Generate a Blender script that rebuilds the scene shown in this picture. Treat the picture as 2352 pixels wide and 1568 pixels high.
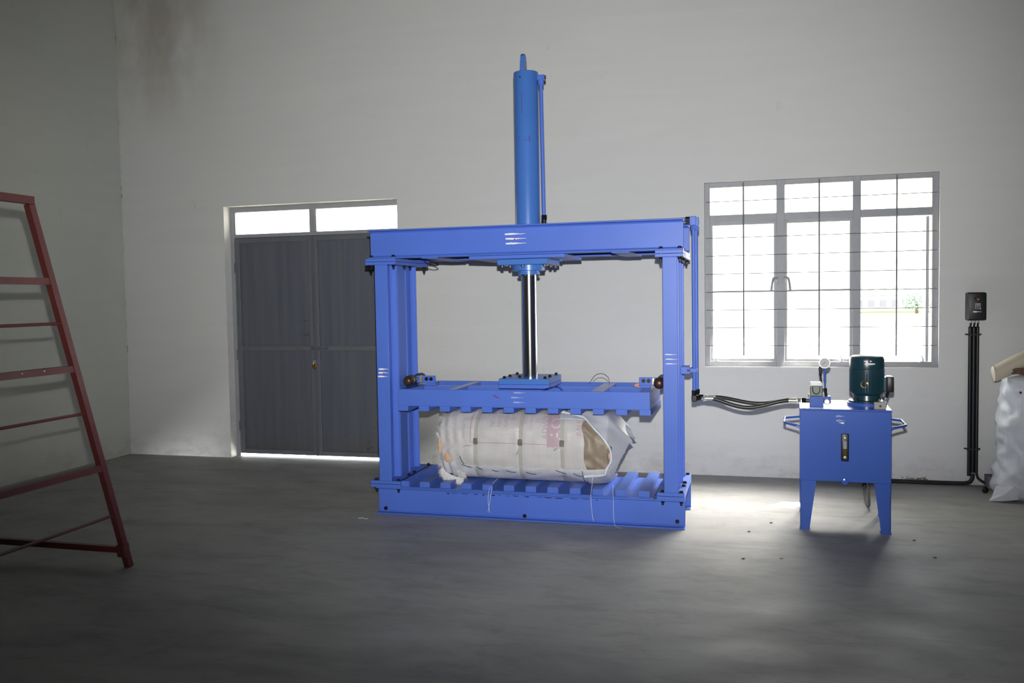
import bpy, bmesh, math, random
from mathutils import Vector, Matrix, noise

for _o in list(bpy.data.objects):
    bpy.data.objects.remove(_o)
scene = bpy.context.scene
COL = scene.collection
PI = math.pi
random.seed(7)

# ------------------------------------------------------------------ camera
cam_d = bpy.data.cameras.new('camera')
cam = bpy.data.objects.new('camera', cam_d)
COL.objects.link(cam)
scene.camera = cam
YAW, PITCH, ROLL = 0.26858, 0.04934, 0.01639
_f = Vector((-math.sin(YAW) * math.cos(PITCH), math.cos(YAW) * math.cos(PITCH), -math.sin(PITCH)))
_r = Vector((math.cos(YAW), math.sin(YAW), 0))
_d = _f.cross(_r)
_r2 = math.cos(ROLL) * _r + math.sin(ROLL) * _d
_d2 = -math.sin(ROLL) * _r + math.cos(ROLL) * _d
CAM = Vector((0, -7.445, 1.5108))
cam.matrix_world = Matrix(((_r2.x, -_d2.x, -_f.x, CAM.x), (_r2.y, -_d2.y, -_f.y, CAM.y),
                           (_r2.z, -_d2.z, -_f.z, CAM.z), (0, 0, 0, 1)))
cam_d.sensor_width = 36
cam_d.lens = 2003.0 / 2352 * 36
cam_d.clip_end = 500

# ------------------------------------------------------------------ world, sun, flash, exposure
world = bpy.data.worlds.new('hazy_sky')
scene.world = world
world.use_nodes = True
wn, wl = world.node_tree.nodes, world.node_tree.links
wn.clear()
w_out = wn.new('ShaderNodeOutputWorld')
w_bg = wn.new('ShaderNodeBackground')
w_bg.inputs['Color'].default_value = (0.93, 0.97, 1.0, 1)
w_bg.inputs['Strength'].default_value = 9.0
wl.new(w_bg.outputs[0], w_out.inputs[0])

sun_d = bpy.data.lights.new('sun', 'SUN')
sun = bpy.data.objects.new('sun', sun_d)
COL.objects.link(sun)
SUN_DIR = Vector((-0.69, -1.0, -1.055)).normalized()
sun.rotation_euler = SUN_DIR.to_track_quat('-Z', 'Y').to_euler()
sun_d.energy = 300.0
sun_d.angle = math.radians(0.6)
sun_d.color = (1.0, 0.95, 0.87)

flash_d = bpy.data.lights.new('camera_flash', 'SPOT')       # the flash head above the photographer's lens
flash = bpy.data.objects.new('camera_flash', flash_d)
COL.objects.link(flash)
flash.location = CAM + Vector((0.0, 0.05, 0.18))
_aim = (_f + _r * 0.04 + Vector((0, 0, 0.12))).normalized()
flash.rotation_euler = _aim.to_track_quat('-Z', 'Y').to_euler()
flash_d.energy = 1420
flash_d.color = (1.0, 1.0, 0.985)
flash_d.spot_size = math.radians(67)
flash.scale = (1.28, 1.0, 1.0)      # a wide flash head: the beam is broader than it is tall
flash_d.spot_blend = 1.0
flash_d.shadow_soft_size = 0.02

scene.view_settings.view_transform = 'Standard'
scene.view_settings.look = 'None'
scene.view_settings.exposure = 0.0
scene.view_settings.gamma = 1.0
scene.view_settings.use_curve_mapping = False
scene.cycles.use_denoising = True
scene.cycles.max_bounces = 10
scene.cycles.diffuse_bounces = 5
scene.cycles.sample_clamp_indirect = 0.0
scene.cycles.use_guiding = True
scene.cycles.blur_glossy = 0.0
scene.cycles.caustics_refractive = True

# ------------------------------------------------------------------ materials
class NT:
    def __init__(self, name):
        self.m = bpy.data.materials.new(name)
        self.m.use_nodes = True
        self.n, self.l = self.m.node_tree.nodes, self.m.node_tree.links
        self.p = self.n['Principled BSDF']
        self.tc = self.n.new('ShaderNodeTexCoord')

    def set(self, **k):
        for a, v in k.items():
            self.p.inputs[a.replace('_', ' ')].default_value = v

    def mapping(self, scale=(1, 1, 1), loc=(0, 0, 0)):
        mp = self.n.new('ShaderNodeMapping')
        mp.inputs['Scale'].default_value = scale
        mp.inputs['Location'].default_value = loc
        self.l.new(self.tc.outputs['Object'], mp.inputs['Vector'])
        return mp.outputs[0]

    def noise(self, vec, scale, detail=4, rough=0.55, dist=0.0):
        t = self.n.new('ShaderNodeTexNoise')
        t.inputs['Scale'].default_value = scale
        t.inputs['Detail'].default_value = detail
        t.inputs['Roughness'].default_value = rough
        t.inputs['Distortion'].default_value = dist
        self.l.new(vec, t.inputs['Vector'])
        return t.outputs['Fac']

    def ramp(self, fac, stops):
        r = self.n.new('ShaderNodeValToRGB')
        cr = r.color_ramp
        cr.elements[0].position, cr.elements[0].color = stops[0][0], stops[0][1]
        cr.elements[1].position, cr.elements[1].color = stops[-1][0], stops[-1][1]
        for pos, c in stops[1:-1]:
            e = cr.elements.new(pos)
            e.color = c
        self.l.new(fac, r.inputs[0])
        return r.outputs[0]

    def mix(self, fac, a, b, mode='MIX'):
        m = self.n.new('ShaderNodeMix')
        m.data_type = 'RGBA'
        m.blend_type = mode
        for sock, v in ((m.inputs[0], fac), (m.inputs[6], a), (m.inputs[7], b)):
            if hasattr(v, 'is_output'):
                self.l.new(v, sock)
            elif isinstance(v, (int, float)):
                sock.default_value = v
            else:
                sock.default_value = tuple(v) + (1,) if len(v) == 3 else v
        return m.outputs[2]

    def math(self, op, a, b=None):
        m = self.n.new('ShaderNodeMath')
        m.operation = op
        m.use_clamp = op != 'ADD' and op != 'SUBTRACT' and op != 'ABSOLUTE' or False
        for i, v in enumerate((a, b)):
            if v is None:
                continue
            if hasattr(v, 'is_output'):
                self.l.new(v, m.inputs[i])
            else:
                m.inputs[i].default_value = v
        return m.outputs[0]

    def base(self, c):
        if hasattr(c, 'is_output'):
            self.l.new(c, self.p.inputs['Base Color'])
        else:
            self.p.inputs['Base Color'].default_value = tuple(c) + (1,)

    def bump(self, h, strength=0.2, dist=0.01):
        b = self.n.new('ShaderNodeBump')
        b.inputs['Strength'].default_value = strength
        b.inputs['Distance'].default_value = dist
        self.l.new(h, b.inputs['Height'])
        self.l.new(b.outputs[0], self.p.inputs['Normal'])

G = lambda v: (v, v, v, 1)


def simple(name, col, rough=0.5, metal=0.0, var=0.12, scale=9, bump=0.0):
    t = NT(name)
    f = t.noise(t.mapping(), scale, 3)
    a = tuple(c * (1 - var) for c in col)
    b = tuple(min(1, c * (1 + var)) for c in col)
    t.base(t.mix(f, a, b))
    t.set(Roughness=rough, Metallic=metal)
    if bump:
        t.bump(t.noise(t.mapping(), scale * 25, 2), bump, 0.002)
    return t.m


def paint(name, col, rough=0.35, dirt=0.5):
    """brushed enamel on steel: faint tone drift, thin grime specks, orange peel"""
    t = NT(name)
    v = t.mapping()
    f = t.noise(v, 2.3, 4)
    c = t.mix(f, tuple(x * 0.86 for x in col), tuple(x * 1.1 for x in col))
    sp = t.ramp(t.noise(t.mapping((1, 1, 1)), 34, 6, 0.7), [(0.70, G(0)), (0.78, G(1))])
    area = t.ramp(t.noise(t.mapping((1, 1, 1), (3, 1, 2)), 3.1, 3), [(0.52, G(0)), (0.68, G(1))])
    m = t.math('MULTIPLY', t.math('MULTIPLY', sp, area), dirt)
    c = t.mix(m, c, (0.02, 0.025, 0.05))
    t.base(c)
    t.set(Roughness=rough)
    t.p.inputs['Specular IOR Level'].default_value = 0.3 if rough > 0.4 else 0.45
    t.bump(t.noise(v, 160, 2), 0.06, 0.002)
    return t.m


M = {}
M['blue'] = paint('blue_enamel', (0.078, 0.160, 0.585), 0.42)
M['bed_blue'] = paint('glossier_blue_enamel', (0.085, 0.165, 0.56), 0.2, 0.8)  # same blue enamel, given more gloss to catch the window light
M['cyl_blue'] = paint('cylinder_blue_enamel', (0.058, 0.172, 0.53), 0.32)
M['tank_blue'] = paint('tank_blue_enamel', (0.050, 0.118, 0.47), 0.24, 0.2)
M['black_bolt'] = simple('blackened_steel', (0.018, 0.018, 0.02), 0.4, 0.6)
M['steel'] = simple('zinc_steel', (0.55, 0.54, 0.5), 0.35, 0.7)
M['chrome'] = simple('chromed_rod', (0.74, 0.74, 0.72), 0.15, 1.0, 0.03)
M['rubber'] = simple('black_rubber', (0.014, 0.014, 0.014), 0.45, 0, 0.25)
M['plastic'] = simple('black_plastic', (0.009, 0.010, 0.012), 0.42, 0, 0.2)
M['rust_end'] = simple('rusty_brown_steel', (0.075, 0.035, 0.022), 0.35, 0.4, 0.35, 30)
M['white_paint'] = simple('white_chalk_paint', (0.82, 0.78, 0.80), 0.8, 0, 0.1, 60)
M['red_dot'] = simple('vermilion_powder', (0.30, 0.02, 0.03), 0.85)
M['red_line'] = simple('red_marker', (0.16, 0.03, 0.12), 0.8)
M['grey_frame'] = simple('grey_window_paint', (0.30, 0.31, 0.33), 0.5, 0, 0.12, 12)
M['bar'] = simple('grille_bar_paint', (0.17, 0.175, 0.19), 0.5, 0, 0.12, 12)
M['maroon'] = simple('maroon_enamel', (0.135, 0.032, 0.03), 0.42, 0, 0.2, 6)
M['motor'] = simple('dark_teal_enamel', (0.013, 0.046, 0.066), 0.28, 0, 0.15)
M['olive'] = simple('olive_grey_valve', (0.13, 0.16, 0.13), 0.4)
M['lit_cap_and_mark'] = simple('window_lit_cap_and_button_mark', (0.8, 0.8, 0.8), 0.4)  # white stands in for window light on the valve cap; button mark is white
M['dial'] = simple('white_gauge_dial', (0.42, 0.41, 0.45), 0.5, 0, 0.03)
M['grey_block'] = simple('cast_grey_block', (0.30, 0.30, 0.29), 0.5)
M['brass'] = simple('brass', (0.50, 0.33, 0.10), 0.3, 1.0)
M['brass_lock'] = simple('old_brass_lock', (0.33, 0.16, 0.04), 0.4, 0.7)
M['hose'] = simple('hydraulic_hose_rubber', (0.016, 0.016, 0.015), 0.38, 0, 0.2, 40)
M['strap'] = simple('grey_strap', (0.40, 0.39, 0.36), 0.45, 0, 0.1)
M['clip'] = simple('crimped_steel_clip', (0.30, 0.285, 0.24), 0.3, 0.55, 0.5, 60)
M['teal'] = simple('teal_twine', (0.02, 0.11, 0.13), 0.8)
M['thread'] = simple('white_thread', (0.75, 0.75, 0.75), 0.7)
M['brown_cloth'] = simple('tan_inner_cloth', (0.25, 0.20, 0.15), 0.5, 0, 0.3, 7)
M['peach'] = simple('peach_cotton', (0.62, 0.40, 0.27), 0.9, 0, 0.15, 40, 0.4)
M['ink'] = simple('faded_pink_print', (0.44, 0.315, 0.36), 0.6, 0, 0.12, 60)
M['cream_tube'] = simple('cream_plastic_tube', (0.62, 0.56, 0.44), 0.55, 0, 0.12, 8)
M['burlap'] = simple('brown_red_cloth', (0.15, 0.085, 0.065), 0.9, 0, 0.6, 18)
M['block'] = simple('concrete_block', (0.22, 0.20, 0.19), 0.9, 0, 0.25, 30, 0.5)
M['straw'] = simple('dry_straw', (0.16, 0.12, 0.07), 0.9, 0, 0.3)
M['pink'] = simple('pink_petals', (0.75, 0.35, 0.33), 0.8, 0, 0.4, 60)
M['oil'] = simple('amber_oil', (0.10, 0.07, 0.01), 0.15)
M['sight'] = simple('clear_sight_tube', (0.33, 0.34, 0.36), 0.15)
M['red_led'] = simple('red_button', (0.25, 0.01, 0.015), 0.3)
M['concrete_out'] = simple('sunlit_yard', (0.13, 0.12, 0.10), 0.9, 0, 0.1)
M['grass_out'] = simple('dry_lawn', (0.075, 0.085, 0.025), 0.9, 0, 0.1)
M['far_wall'] = simple('far_white_wall', (0.62, 0.60, 0.60), 0.9, 0, 0.05)
M['far_glass'] = simple('far_window_glass', (0.14, 0.14, 0.155), 0.5, 0, 0.05)
M['leaf'] = simple('tree_leaf', (0.27, 0.34, 0.31), 0.8, 0, 0.2)
M['bark'] = simple('tree_bark', (0.10, 0.07, 0.05), 0.9)

# plaster walls: object coordinates are world coordinates here
def plaster(name, col, stain=False):
    t = NT(name)
    v = t.mapping()
    big = t.noise(v, 0.55, 4, 0.6)
    c = t.mix(big, tuple(x * 0.93 for x in col), tuple(min(1, x * 1.05) for x in col))
    tro = t.noise(t.mapping((0.5, 0.5, 5.0)), 1.6, 5, 0.6, 0.8)
    c = t.mix(t.ramp(tro, [(0.35, G(0)), (0.75, G(0.35))]), c, tuple(x * 0.88 for x in col))
    spots = t.ramp(t.noise(t.mapping((1, 1, 0.6)), 7, 5, 0.65), [(0.66, G(0)), (0.80, G(0.5))])
    c = t.mix(spots, c, tuple(x * 0.72 for x in (0.62, 0.58, 0.52)))
    sep = t.n.new('ShaderNodeSeparateXYZ')
    t.l.new(t.tc.outputs['Object'], sep.inputs[0])
    # grime splashed along the foot of the wall
    foot = t.ramp(sep.outputs['Z'], [(0.0, G(1)), (0.30, G(0))])
    g2 = t.ramp(t.noise(t.mapping((1, 1, 2.2)), 3.4, 6, 0.7), [(0.46, G(0)), (0.70, G(0.5))])
    c = t.mix(t.math('MULTIPLY', foot, g2), c, (0.27, 0.245, 0.215))
    if stain:      # old brown damp patch high up beside the corner
        dx = t.math('ABSOLUTE', t.math('ADD', sep.outputs['X'], 5.62))
        mx = t.ramp(dx, [(0.25, G(1)), (0.85, G(0))])
        mz = t.ramp(t.math('MULTIPLY', t.math('SUBTRACT', sep.outputs['Z'], 3.1), 1.0), [(0.0, G(0)), (0.9, G(1))])
        nn = t.ramp(t.noise(t.mapping((1, 1, 0.55)), 2.6, 5, 0.6), [(0.36, G(0.15)), (0.60, G(0.8))])
        c = t.mix(t.math('MULTIPLY', t.math('MULTIPLY', mx, mz), nn), c, (0.41, 0.385, 0.31))
        crk = t.ramp(t.math('ADD', sep.outputs['X'], 6.08), [(0.006, G(1)), (0.016, G(0))])
        ck = t.ramp(t.noise(t.mapping((0, 0, 1)), 3.2, 6, 0.8), [(0.52, G(0.0)), (0.60, G(0.8))])
        c = t.mix(t.math('MULTIPLY', crk, ck), c, (0.10, 0.09, 0.08))
    t.base(c)
    t.set(Roughness=0.85)
    t.p.inputs['Specular IOR Level'].default_value = 0.25
    h = t.mix(0.5, t.noise(v, 22, 4), t.noise(t.mapping((1, 1, 4)), 3, 4))
    t.bump(h, 0.22, 0.012)
    return t.m


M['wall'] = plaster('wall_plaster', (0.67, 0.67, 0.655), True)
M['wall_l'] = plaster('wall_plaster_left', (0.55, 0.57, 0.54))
M['ceil'] = simple('dark_ceiling', (0.16, 0.16, 0.155), 0.9)


def floor_mat():
    t = NT('trowelled_cement_floor')
    v = t.mapping()
    a = t.noise(t.mapping((1, 2.4, 1)), 1.3, 6, 0.62, 0.6)
    c = t.ramp(a, [(0.28, (0.235, 0.24, 0.238, 1)), (0.5, (0.315, 0.318, 0.312, 1)), (0.75, (0.375, 0.372, 0.36, 1))])
    b = t.ramp(t.noise(t.mapping((0.7, 1.6, 1), (4, 2, 0)), 4.5, 6, 0.7, 1.0), [(0.5, G(0)), (0.78, G(0.55))])
    c = t.mix(b, c, (0.16, 0.162, 0.165))
    s = t.ramp(t.noise(v, 60, 3, 0.6), [(0.70, G(0)), (0.76, G(0.6))])
    c = t.mix(s, c, (0.37, 0.35, 0.32))
    t.base(c)
    r = t.ramp(t.noise(t.mapping((1, 1.8, 1)), 2.2, 4), [(0.3, G(0.50)), (0.7, G(0.66))])
    t.l.new(r, t.p.inputs['Roughness'])
    t.p.inputs['Specular IOR Level'].default_value = 0.4
    t.bump(t.noise(v, 9, 5), 0.10, 0.01)
    return t.m


M['floor'] = floor_mat()


def door_mat():
    t = NT('weathered_grey_door_paint')
    v = t.mapping()
    st = t.noise(t.mapping((9, 1, 0.35)), 2.0, 5, 0.6, 0.4)
    c = t.ramp(st, [(0.3, (0.092, 0.102, 0.128, 1)), (0.55, (0.115, 0.124, 0.150, 1)), (0.8, (0.140, 0.140, 0.142, 1))])
    sep = t.n.new('ShaderNodeSeparateXYZ')
    t.l.new(t.tc.outputs['Object'], sep.inputs[0])
    low = t.ramp(sep.outputs['Z'], [(0.05, G(1)), (0.75, G(0))])
    chips = t.ramp(t.noise(v, 13, 6, 0.72), [(0.60, G(0)), (0.66, G(1))])
    right = t.ramp(t.math('ADD', sep.outputs['X'], 4.1), [(0.1, G(0.15)), (0.5, G(1))])
    c = t.mix(t.math('MULTIPLY', t.math('MULTIPLY', low, chips), right), c, (0.022, 0.02, 0.018))
    low2 = t.ramp(sep.outputs['Z'], [(0.03, G(0.8)), (0.28, G(0))])
    c = t.mix(t.math('MULTIPLY', low2, t.noise(v, 5, 5)), c, (0.12, 0.095, 0.07))
    t.base(c)
    t.set(Roughness=0.5)
    t.bump(t.noise(t.mapping((6, 1, 0.5)), 3, 4), 0.1, 0.004)
    return t.m


M['door'] = door_mat()
M['door_rail'] = simple('grey_door_rail_paint', (0.135, 0.142, 0.160), 0.5, 0, 0.2, 7)


def woven(name, col, gloss=0.42, sheer=0.0):
    t = NT(name)
    v = t.mapping()
    w = t.mix(0.5, t.noise(t.mapping((160, 4, 4)), 1, 2), t.noise(t.mapping((4, 120, 160)), 1, 2))
    c = t.mix(w, tuple(x * 0.84 for x in col), tuple(min(1, x * 1.1) for x in col))
    cr = t.ramp(t.noise(t.mapping((9, 2, 2)), 1.5, 5, 0.65), [(0.35, G(0.35)), (0.6, G(0))])
    c = t.mix(cr, c, tuple(x * 0.8 for x in col))
    t.base(c)
    t.set(Roughness=gloss)
    t.p.inputs['Subsurface Weight'].default_value = 0.0
    h = t.mix(0.6, w, t.noise(t.mapping((14, 5, 5)), 2.0, 5))
    t.bump(h, 0.5, 0.006)
    if sheer:
        tl = t.n.new('ShaderNodeBsdfTranslucent')
        tl.inputs['Color'].default_value = tuple(min(1, x * 1.25) for x in col) + (1,)
        mx = t.n.new('ShaderNodeMixShader')
        mx.inputs[0].default_value = sheer
        out = t.n['Material Output']
        t.l.new(t.p.outputs[0], mx.inputs[1])
        t.l.new(tl.outputs[0], mx.inputs[2])
        t.l.new(mx.outputs[0], out.inputs[0])
    return t.m


M['sack_wrap'] = woven('woven_sack_greyish', (0.55, 0.53, 0.53))
M['sack_low'] = woven('woven_sack_white', (0.60, 0.60, 0.64))
M['sack_white'] = woven('woven_sack_bright', (0.66, 0.68, 0.74))
M['sack_full'] = woven('woven_sack_standing', (0.76, 0.79, 0.84))
M['sack_sheer'] = woven('woven_sack_single_layer', (0.66, 0.68, 0.73), 0.42, 0.35)
M['fringe'] = simple('frayed_tape', (0.66, 0.65, 0.66), 0.5, 0, 0.2)


def frosted():
    """pebbled glass: each face refracts through a rough surface, plus a little milky scattering"""
    m = bpy.data.materials.new('frosted_pane')
    m.use_nodes = True
    n, l = m.node_tree.nodes, m.node_tree.links
    n.clear()
    o = n.new('ShaderNodeOutputMaterial')
    rf = n.new('ShaderNodeBsdfRefraction')
    rf.inputs['Color'].default_value = (0.96, 0.96, 0.95, 1)
    rf.inputs['Roughness'].default_value = 0.54
    rf.inputs['IOR'].default_value = 1.45
    rw = n.new('ShaderNodeBsdfRefraction')
    rw.inputs['Color'].default_value = (0.96, 0.96, 0.95, 1)
    rw.inputs['Roughness'].default_value = 1.0
    rw.inputs['IOR'].default_value = 1.45
    m1 = n.new('ShaderNodeMixShader')
    m1.inputs[0].default_value = 0.42
    l.new(rf.outputs[0], m1.inputs[1])
    l.new(rw.outputs[0], m1.inputs[2])
    gl = n.new('ShaderNodeBsdfGlossy')
    gl.inputs['Roughness'].default_value = 0.4
    m2 = n.new('ShaderNodeMixShader')
    m2.inputs[0].default_value = 0.04
    l.new(m1.outputs[0], m2.inputs[1])
    l.new(gl.outputs[0], m2.inputs[2])
    l.new(m2.outputs[0], o.inputs[0])
    return m


M['frosted'] = frosted()

# ------------------------------------------------------------------ geometry helpers
ORG = {}


def box(bm, x0, x1, y0, y1, z0, z1, bev=0.0, seg=1):
    vs = [bm.verts.new(p) for p in ((x0, y0, z0), (x1, y0, z0), (x1, y1, z0), (x0, y1, z0),
                                    (x0, y0, z1), (x1, y0, z1), (x1, y1, z1), (x0, y1, z1))]
    fs = [bm.faces.new([vs[i] for i in q]) for q in
          ((3, 2, 1, 0), (4, 5, 6, 7), (0, 1, 5, 4), (1, 2, 6, 5), (2, 3, 7, 6), (3, 0, 4, 7))]
    if bev:
        es = list({e for f in fs for e in f.edges})
        bmesh.ops.bevel(bm, geom=es, offset=bev, segments=seg, affect='EDGES', profile=0.5)
    return bm


def prism(bm, pts, axis, a, b):
    """closed 2-D outline extruded along an axis; pts are the two other coordinates in xyz order"""
    def P(p, t):
        return {'x': (t, p[0], p[1]), 'y': (p[0], t, p[1]), 'z': (p[0], p[1], t)}[axis]
    A = [bm.verts.new(P(p, a)) for p in pts]
    B = [bm.verts.new(P(p, b)) for p in pts]
    n = len(pts)
    bm.faces.new(A)
    bm.faces.new(B[::-1])
    for i in range(n):
        bm.faces.new((A[i], B[i], B[(i + 1) % n], A[(i + 1) % n]))
    return bm


def cyl(bm, p0, p1, r0, r1=None, n=24, cap=True):
    r1 = r0 if r1 is None else r1
    p0, p1 = Vector(p0), Vector(p1)
    d = (p1 - p0).normalized()
    u = d.orthogonal().normalized()
    w = d.cross(u)
    A, B = [], []
    for i in range(n):
        a = 2 * PI * i / n
        o = u * math.cos(a) + w * math.sin(a)
        A.append(bm.verts.new(p0 + o * r0))
        B.append(bm.verts.new(p1 + o * r1))
    for i in range(n):
        bm.faces.new((A[i], A[(i + 1) % n], B[(i + 1) % n], B[i]))
    if cap:
        bm.faces.new(A[::-1])
        bm.faces.new(B)
    return bm


def lathe(bm, prof, base, axis, n=32):
    """prof: (radius, distance) pairs along axis from base"""
    base, d = Vector(base), Vector(axis).normalized()
    u = d.orthogonal().normalized()
    w = d.cross(u)
    rings = []
    for r, h in prof:
        if r < 1e-6:
            rings.append([bm.verts.new(base + d * h)])
        else:
            rings.append([bm.verts.new(base + d * h + (u * math.cos(2 * PI * i / n) + w * math.sin(2 * PI * i / n)) * r) for i in range(n)])
    for A, B in zip(rings, rings[1:]):
        for i in range(n):
            j = (i + 1) % n
            if len(A) == 1 and len(B) == 1:
                break
            if len(A) == 1:
                bm.faces.new((A[0], B[j], B[i]))
            elif len(B) == 1:
                bm.faces.new((A[i], A[j], B[0]))
            else:
                bm.faces.new((A[i], A[j], B[j], B[i]))
    if len(rings[0]) > 1:
        bm.faces.new(rings[0][::-1])
    if len(rings[-1]) > 1:
        bm.faces.new(rings[-1])
    return bm


def smooth_path(pts, k=8):
    P = [Vector(p) for p in pts]
    P = [P[0] * 2 - P[1]] + P + [P[-1] * 2 - P[-2]]
    out = []
    for i in range(1, len(P) - 2):
        a, b, c, d = P[i - 1:i + 3]
        for s in range(k):
            t = s / k
            out.append(0.5 * ((2 * b) + (c - a) * t + (2 * a - 5 * b + 4 * c - d) * t * t + (3 * b - a - 3 * c + d) * t ** 3))
    out.append(P[-2])
    return out


def tube(bm, pts, r, n=10, closed=False):
    pts = [Vector(p) for p in pts]
    m = len(pts)
    rings = []
    ref = None
    for i in range(m):
        if closed:
            d = pts[(i + 1) % m] - pts[i - 1]
        else:
            d = pts[min(i + 1, m - 1)] - pts[max(i - 1, 0)]
        d.normalize()
        if ref is None:
            ref = d.orthogonal().normalized()
        else:
            ref = (ref - d * ref.dot(d))
            ref = ref.normalized() if ref.length > 1e-6 else d.orthogonal().normalized()
        w = d.cross(ref)
        rr = r(i / (m - 1)) if callable(r) else r
        rings.append([bm.verts.new(pts[i] + (ref * math.cos(2 * PI * k / n) + w * math.sin(2 * PI * k / n)) * rr) for k in range(n)])
    for i in range(m if closed else m - 1):
        A, B = rings[i], rings[(i + 1) % m]
        for k in range(n):
            bm.faces.new((A[k], A[(k + 1) % n], B[(k + 1) % n], B[k]))
    if not closed:
        bm.faces.new(rings[0][::-1])
        bm.faces.new(rings[-1])
    return bm


def link(name, me, parent=None, loc=None):
    o = bpy.data.objects.new(name, me)
    COL.objects.link(o)
    w = Vector(loc) if loc is not None else (ORG[parent.name] if parent else Vector((0, 0, 0)))
    ORG[o.name] = w.copy()
    if parent:
        o.parent = parent
        o.location = w - ORG[parent.name]
    else:
        o.location = w
    return o


def mesh_of(bm, name, mat, org=(0, 0, 0), smooth=35):
    bmesh.ops.recalc_face_normals(bm, faces=bm.faces[:])
    me = bpy.data.meshes.new(name)
    if org is not None and Vector(org).length:
        bmesh.ops.translate(bm, verts=bm.verts[:], vec=-Vector(org))
    bm.to_mesh(me)
    bm.free()
    me.materials.append(mat)
    if smooth:
        me.polygons.foreach_set('use_smooth', [True] * len(me.polygons))
        me.set_sharp_from_angle(angle=math.radians(smooth))
    return me


def obj(name, bm, mat, parent=None, label=None, smooth=35):
    """bm is in world coordinates"""
    mat = M[mat] if isinstance(mat, str) else mat
    org = ORG[parent.name] if parent else Vector((0, 0, 0))
    o = link(name, mesh_of(bm, name, mat, org, smooth), parent)
    if label:
        o['label'] = label
    return o


def tag(o, label, cat, group=None):
    o['label'] = label
    o['category'] = cat
    if group:
        o['group'] = group
    return o


def thing(name, label, cat, loc=(0, 0, 0), group=None):
    o = bpy.data.objects.new(name, None)
    o.empty_display_size = 0.1
    COL.objects.link(o)
    o.location = loc
    ORG[o.name] = Vector(loc)
    return tag(o, label, cat, group)


def top(name, bm, mat, label, cat, group=None, org=(0, 0, 0)):
    """a thing that is one mesh"""
    mat = M[mat] if isinstance(mat, str) else mat
    o = link(name, mesh_of(bm, name, mat, org), None, org)
    return tag(o, label, cat, group)


def struct(name, bm=None, mat=None, smooth=35):
    if bm is None:
        o = bpy.data.objects.new(name, None)
        COL.objects.link(o)
        ORG[o.name] = Vector((0, 0, 0))
    else:
        o = obj(name, bm, mat, None, None, smooth)
    o['kind'] = 'structure'
    return o


B = bmesh.new
SHARED = {}


def bolt_mesh(key, r, head, shank=0.0, nut=False):
    """hex bolt, origin at underside of the head, pointing up (+z)"""
    if key not in SHARED:
        bm = B()
        cyl(bm, (0, 0, 0), (0, 0, 0.003), r * 1.25, n=14)
        cyl(bm, (0, 0, 0.003), (0, 0, head), r, n=6)
        cyl(bm, (0, 0, head), (0, 0, head + 0.001), r * 0.9, r * 0.8, n=6)
        if shank:
            cyl(bm, (0, 0, -shank), (0, 0, 0.0), r * 0.55, n=10)
            if nut:
                cyl(bm, (0, 0, -shank + 0.016), (0, 0, -shank + 0.016 + head), r, n=6)
                cyl(bm, (0, 0, -shank + 0.016 + head), (0, 0, -shank + 0.019 + head), r * 1.25, n=14)
        SHARED[key] = mesh_of(bm, key, M['black_bolt'])
    return SHARED[key]


def bolt(parent, key, at, name='bolt', rot=None):
    o = link(name, SHARED[key], parent, at)
    if rot:
        o.rotation_euler = rot
    return o


# ------------------------------------------------------------------ room shell
XL, XR, YB, ZC = -6.08, 7.0, -15.0, 5.4
DX0, DX1, WX0, WX1, WZ0, LIN = -4.92, -3.117, -0.377, 1.41, 0.915, 2.44


def wall_with_holes(name, y0, y1):
    bm = B()
    xs = [XL - 0.25, DX0, DX1, WX0, WX1, XR + 0.25]
    zs = [-0.12, 0.0, WZ0, LIN, ZC + 0.2]

    def hole(i, j):
        return (i == 1 and j in (1, 2)) or (i == 3 and j == 2)
    for i in range(5):
        for j in range(4):
            if hole(i, j):
                continue
            q = [(xs[i], zs[j]), (xs[i + 1], zs[j]), (xs[i + 1], zs[j + 1]), (xs[i], zs[j + 1])]
            bm.faces.new([bm.verts.new((x, y0, z)) for x, z in q])
            bm.faces.new([bm.verts.new((x, y1, z)) for x, z in q[::-1]])

    def quad(*p):
        bm.faces.new([bm.verts.new(v) for v in p])
    for (xa, xb, za, zb) in ((DX0, DX1, 0.0, LIN), (WX0, WX1, WZ0, LIN)):
        quad((xa, y0, za), (xa, y1, za), (xa, y1, zb), (xa, y0, zb))
        quad((xb, y0, za), (xb, y0, zb), (xb, y1, zb), (xb, y1, za))
        quad((xa, y0, zb), (xa, y1, zb), (xb, y1, zb), (xb, y0, zb))
        if za > 0:
            quad((xa, y0, za), (xb, y0, za), (xb, y1, za), (xa, y1, za))
    xa, xb, za, zb = xs[0], xs[-1], zs[0], zs[-1]
    quad((xa, y0, za), (xa, y0, zb), (xa, y1, zb), (xa, y1, za))
    quad((xb, y0, za), (xb, y1, za), (xb, y1, zb), (xb, y0, zb))
    quad((xa, y0, zb), (xb, y0, zb), (xb, y1, zb), (xa, y1, zb))
    bmesh.ops.remove_doubles(bm, verts=bm.verts[:], dist=1e-5)
    return struct(name, bm, 'wall', 20)


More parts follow.
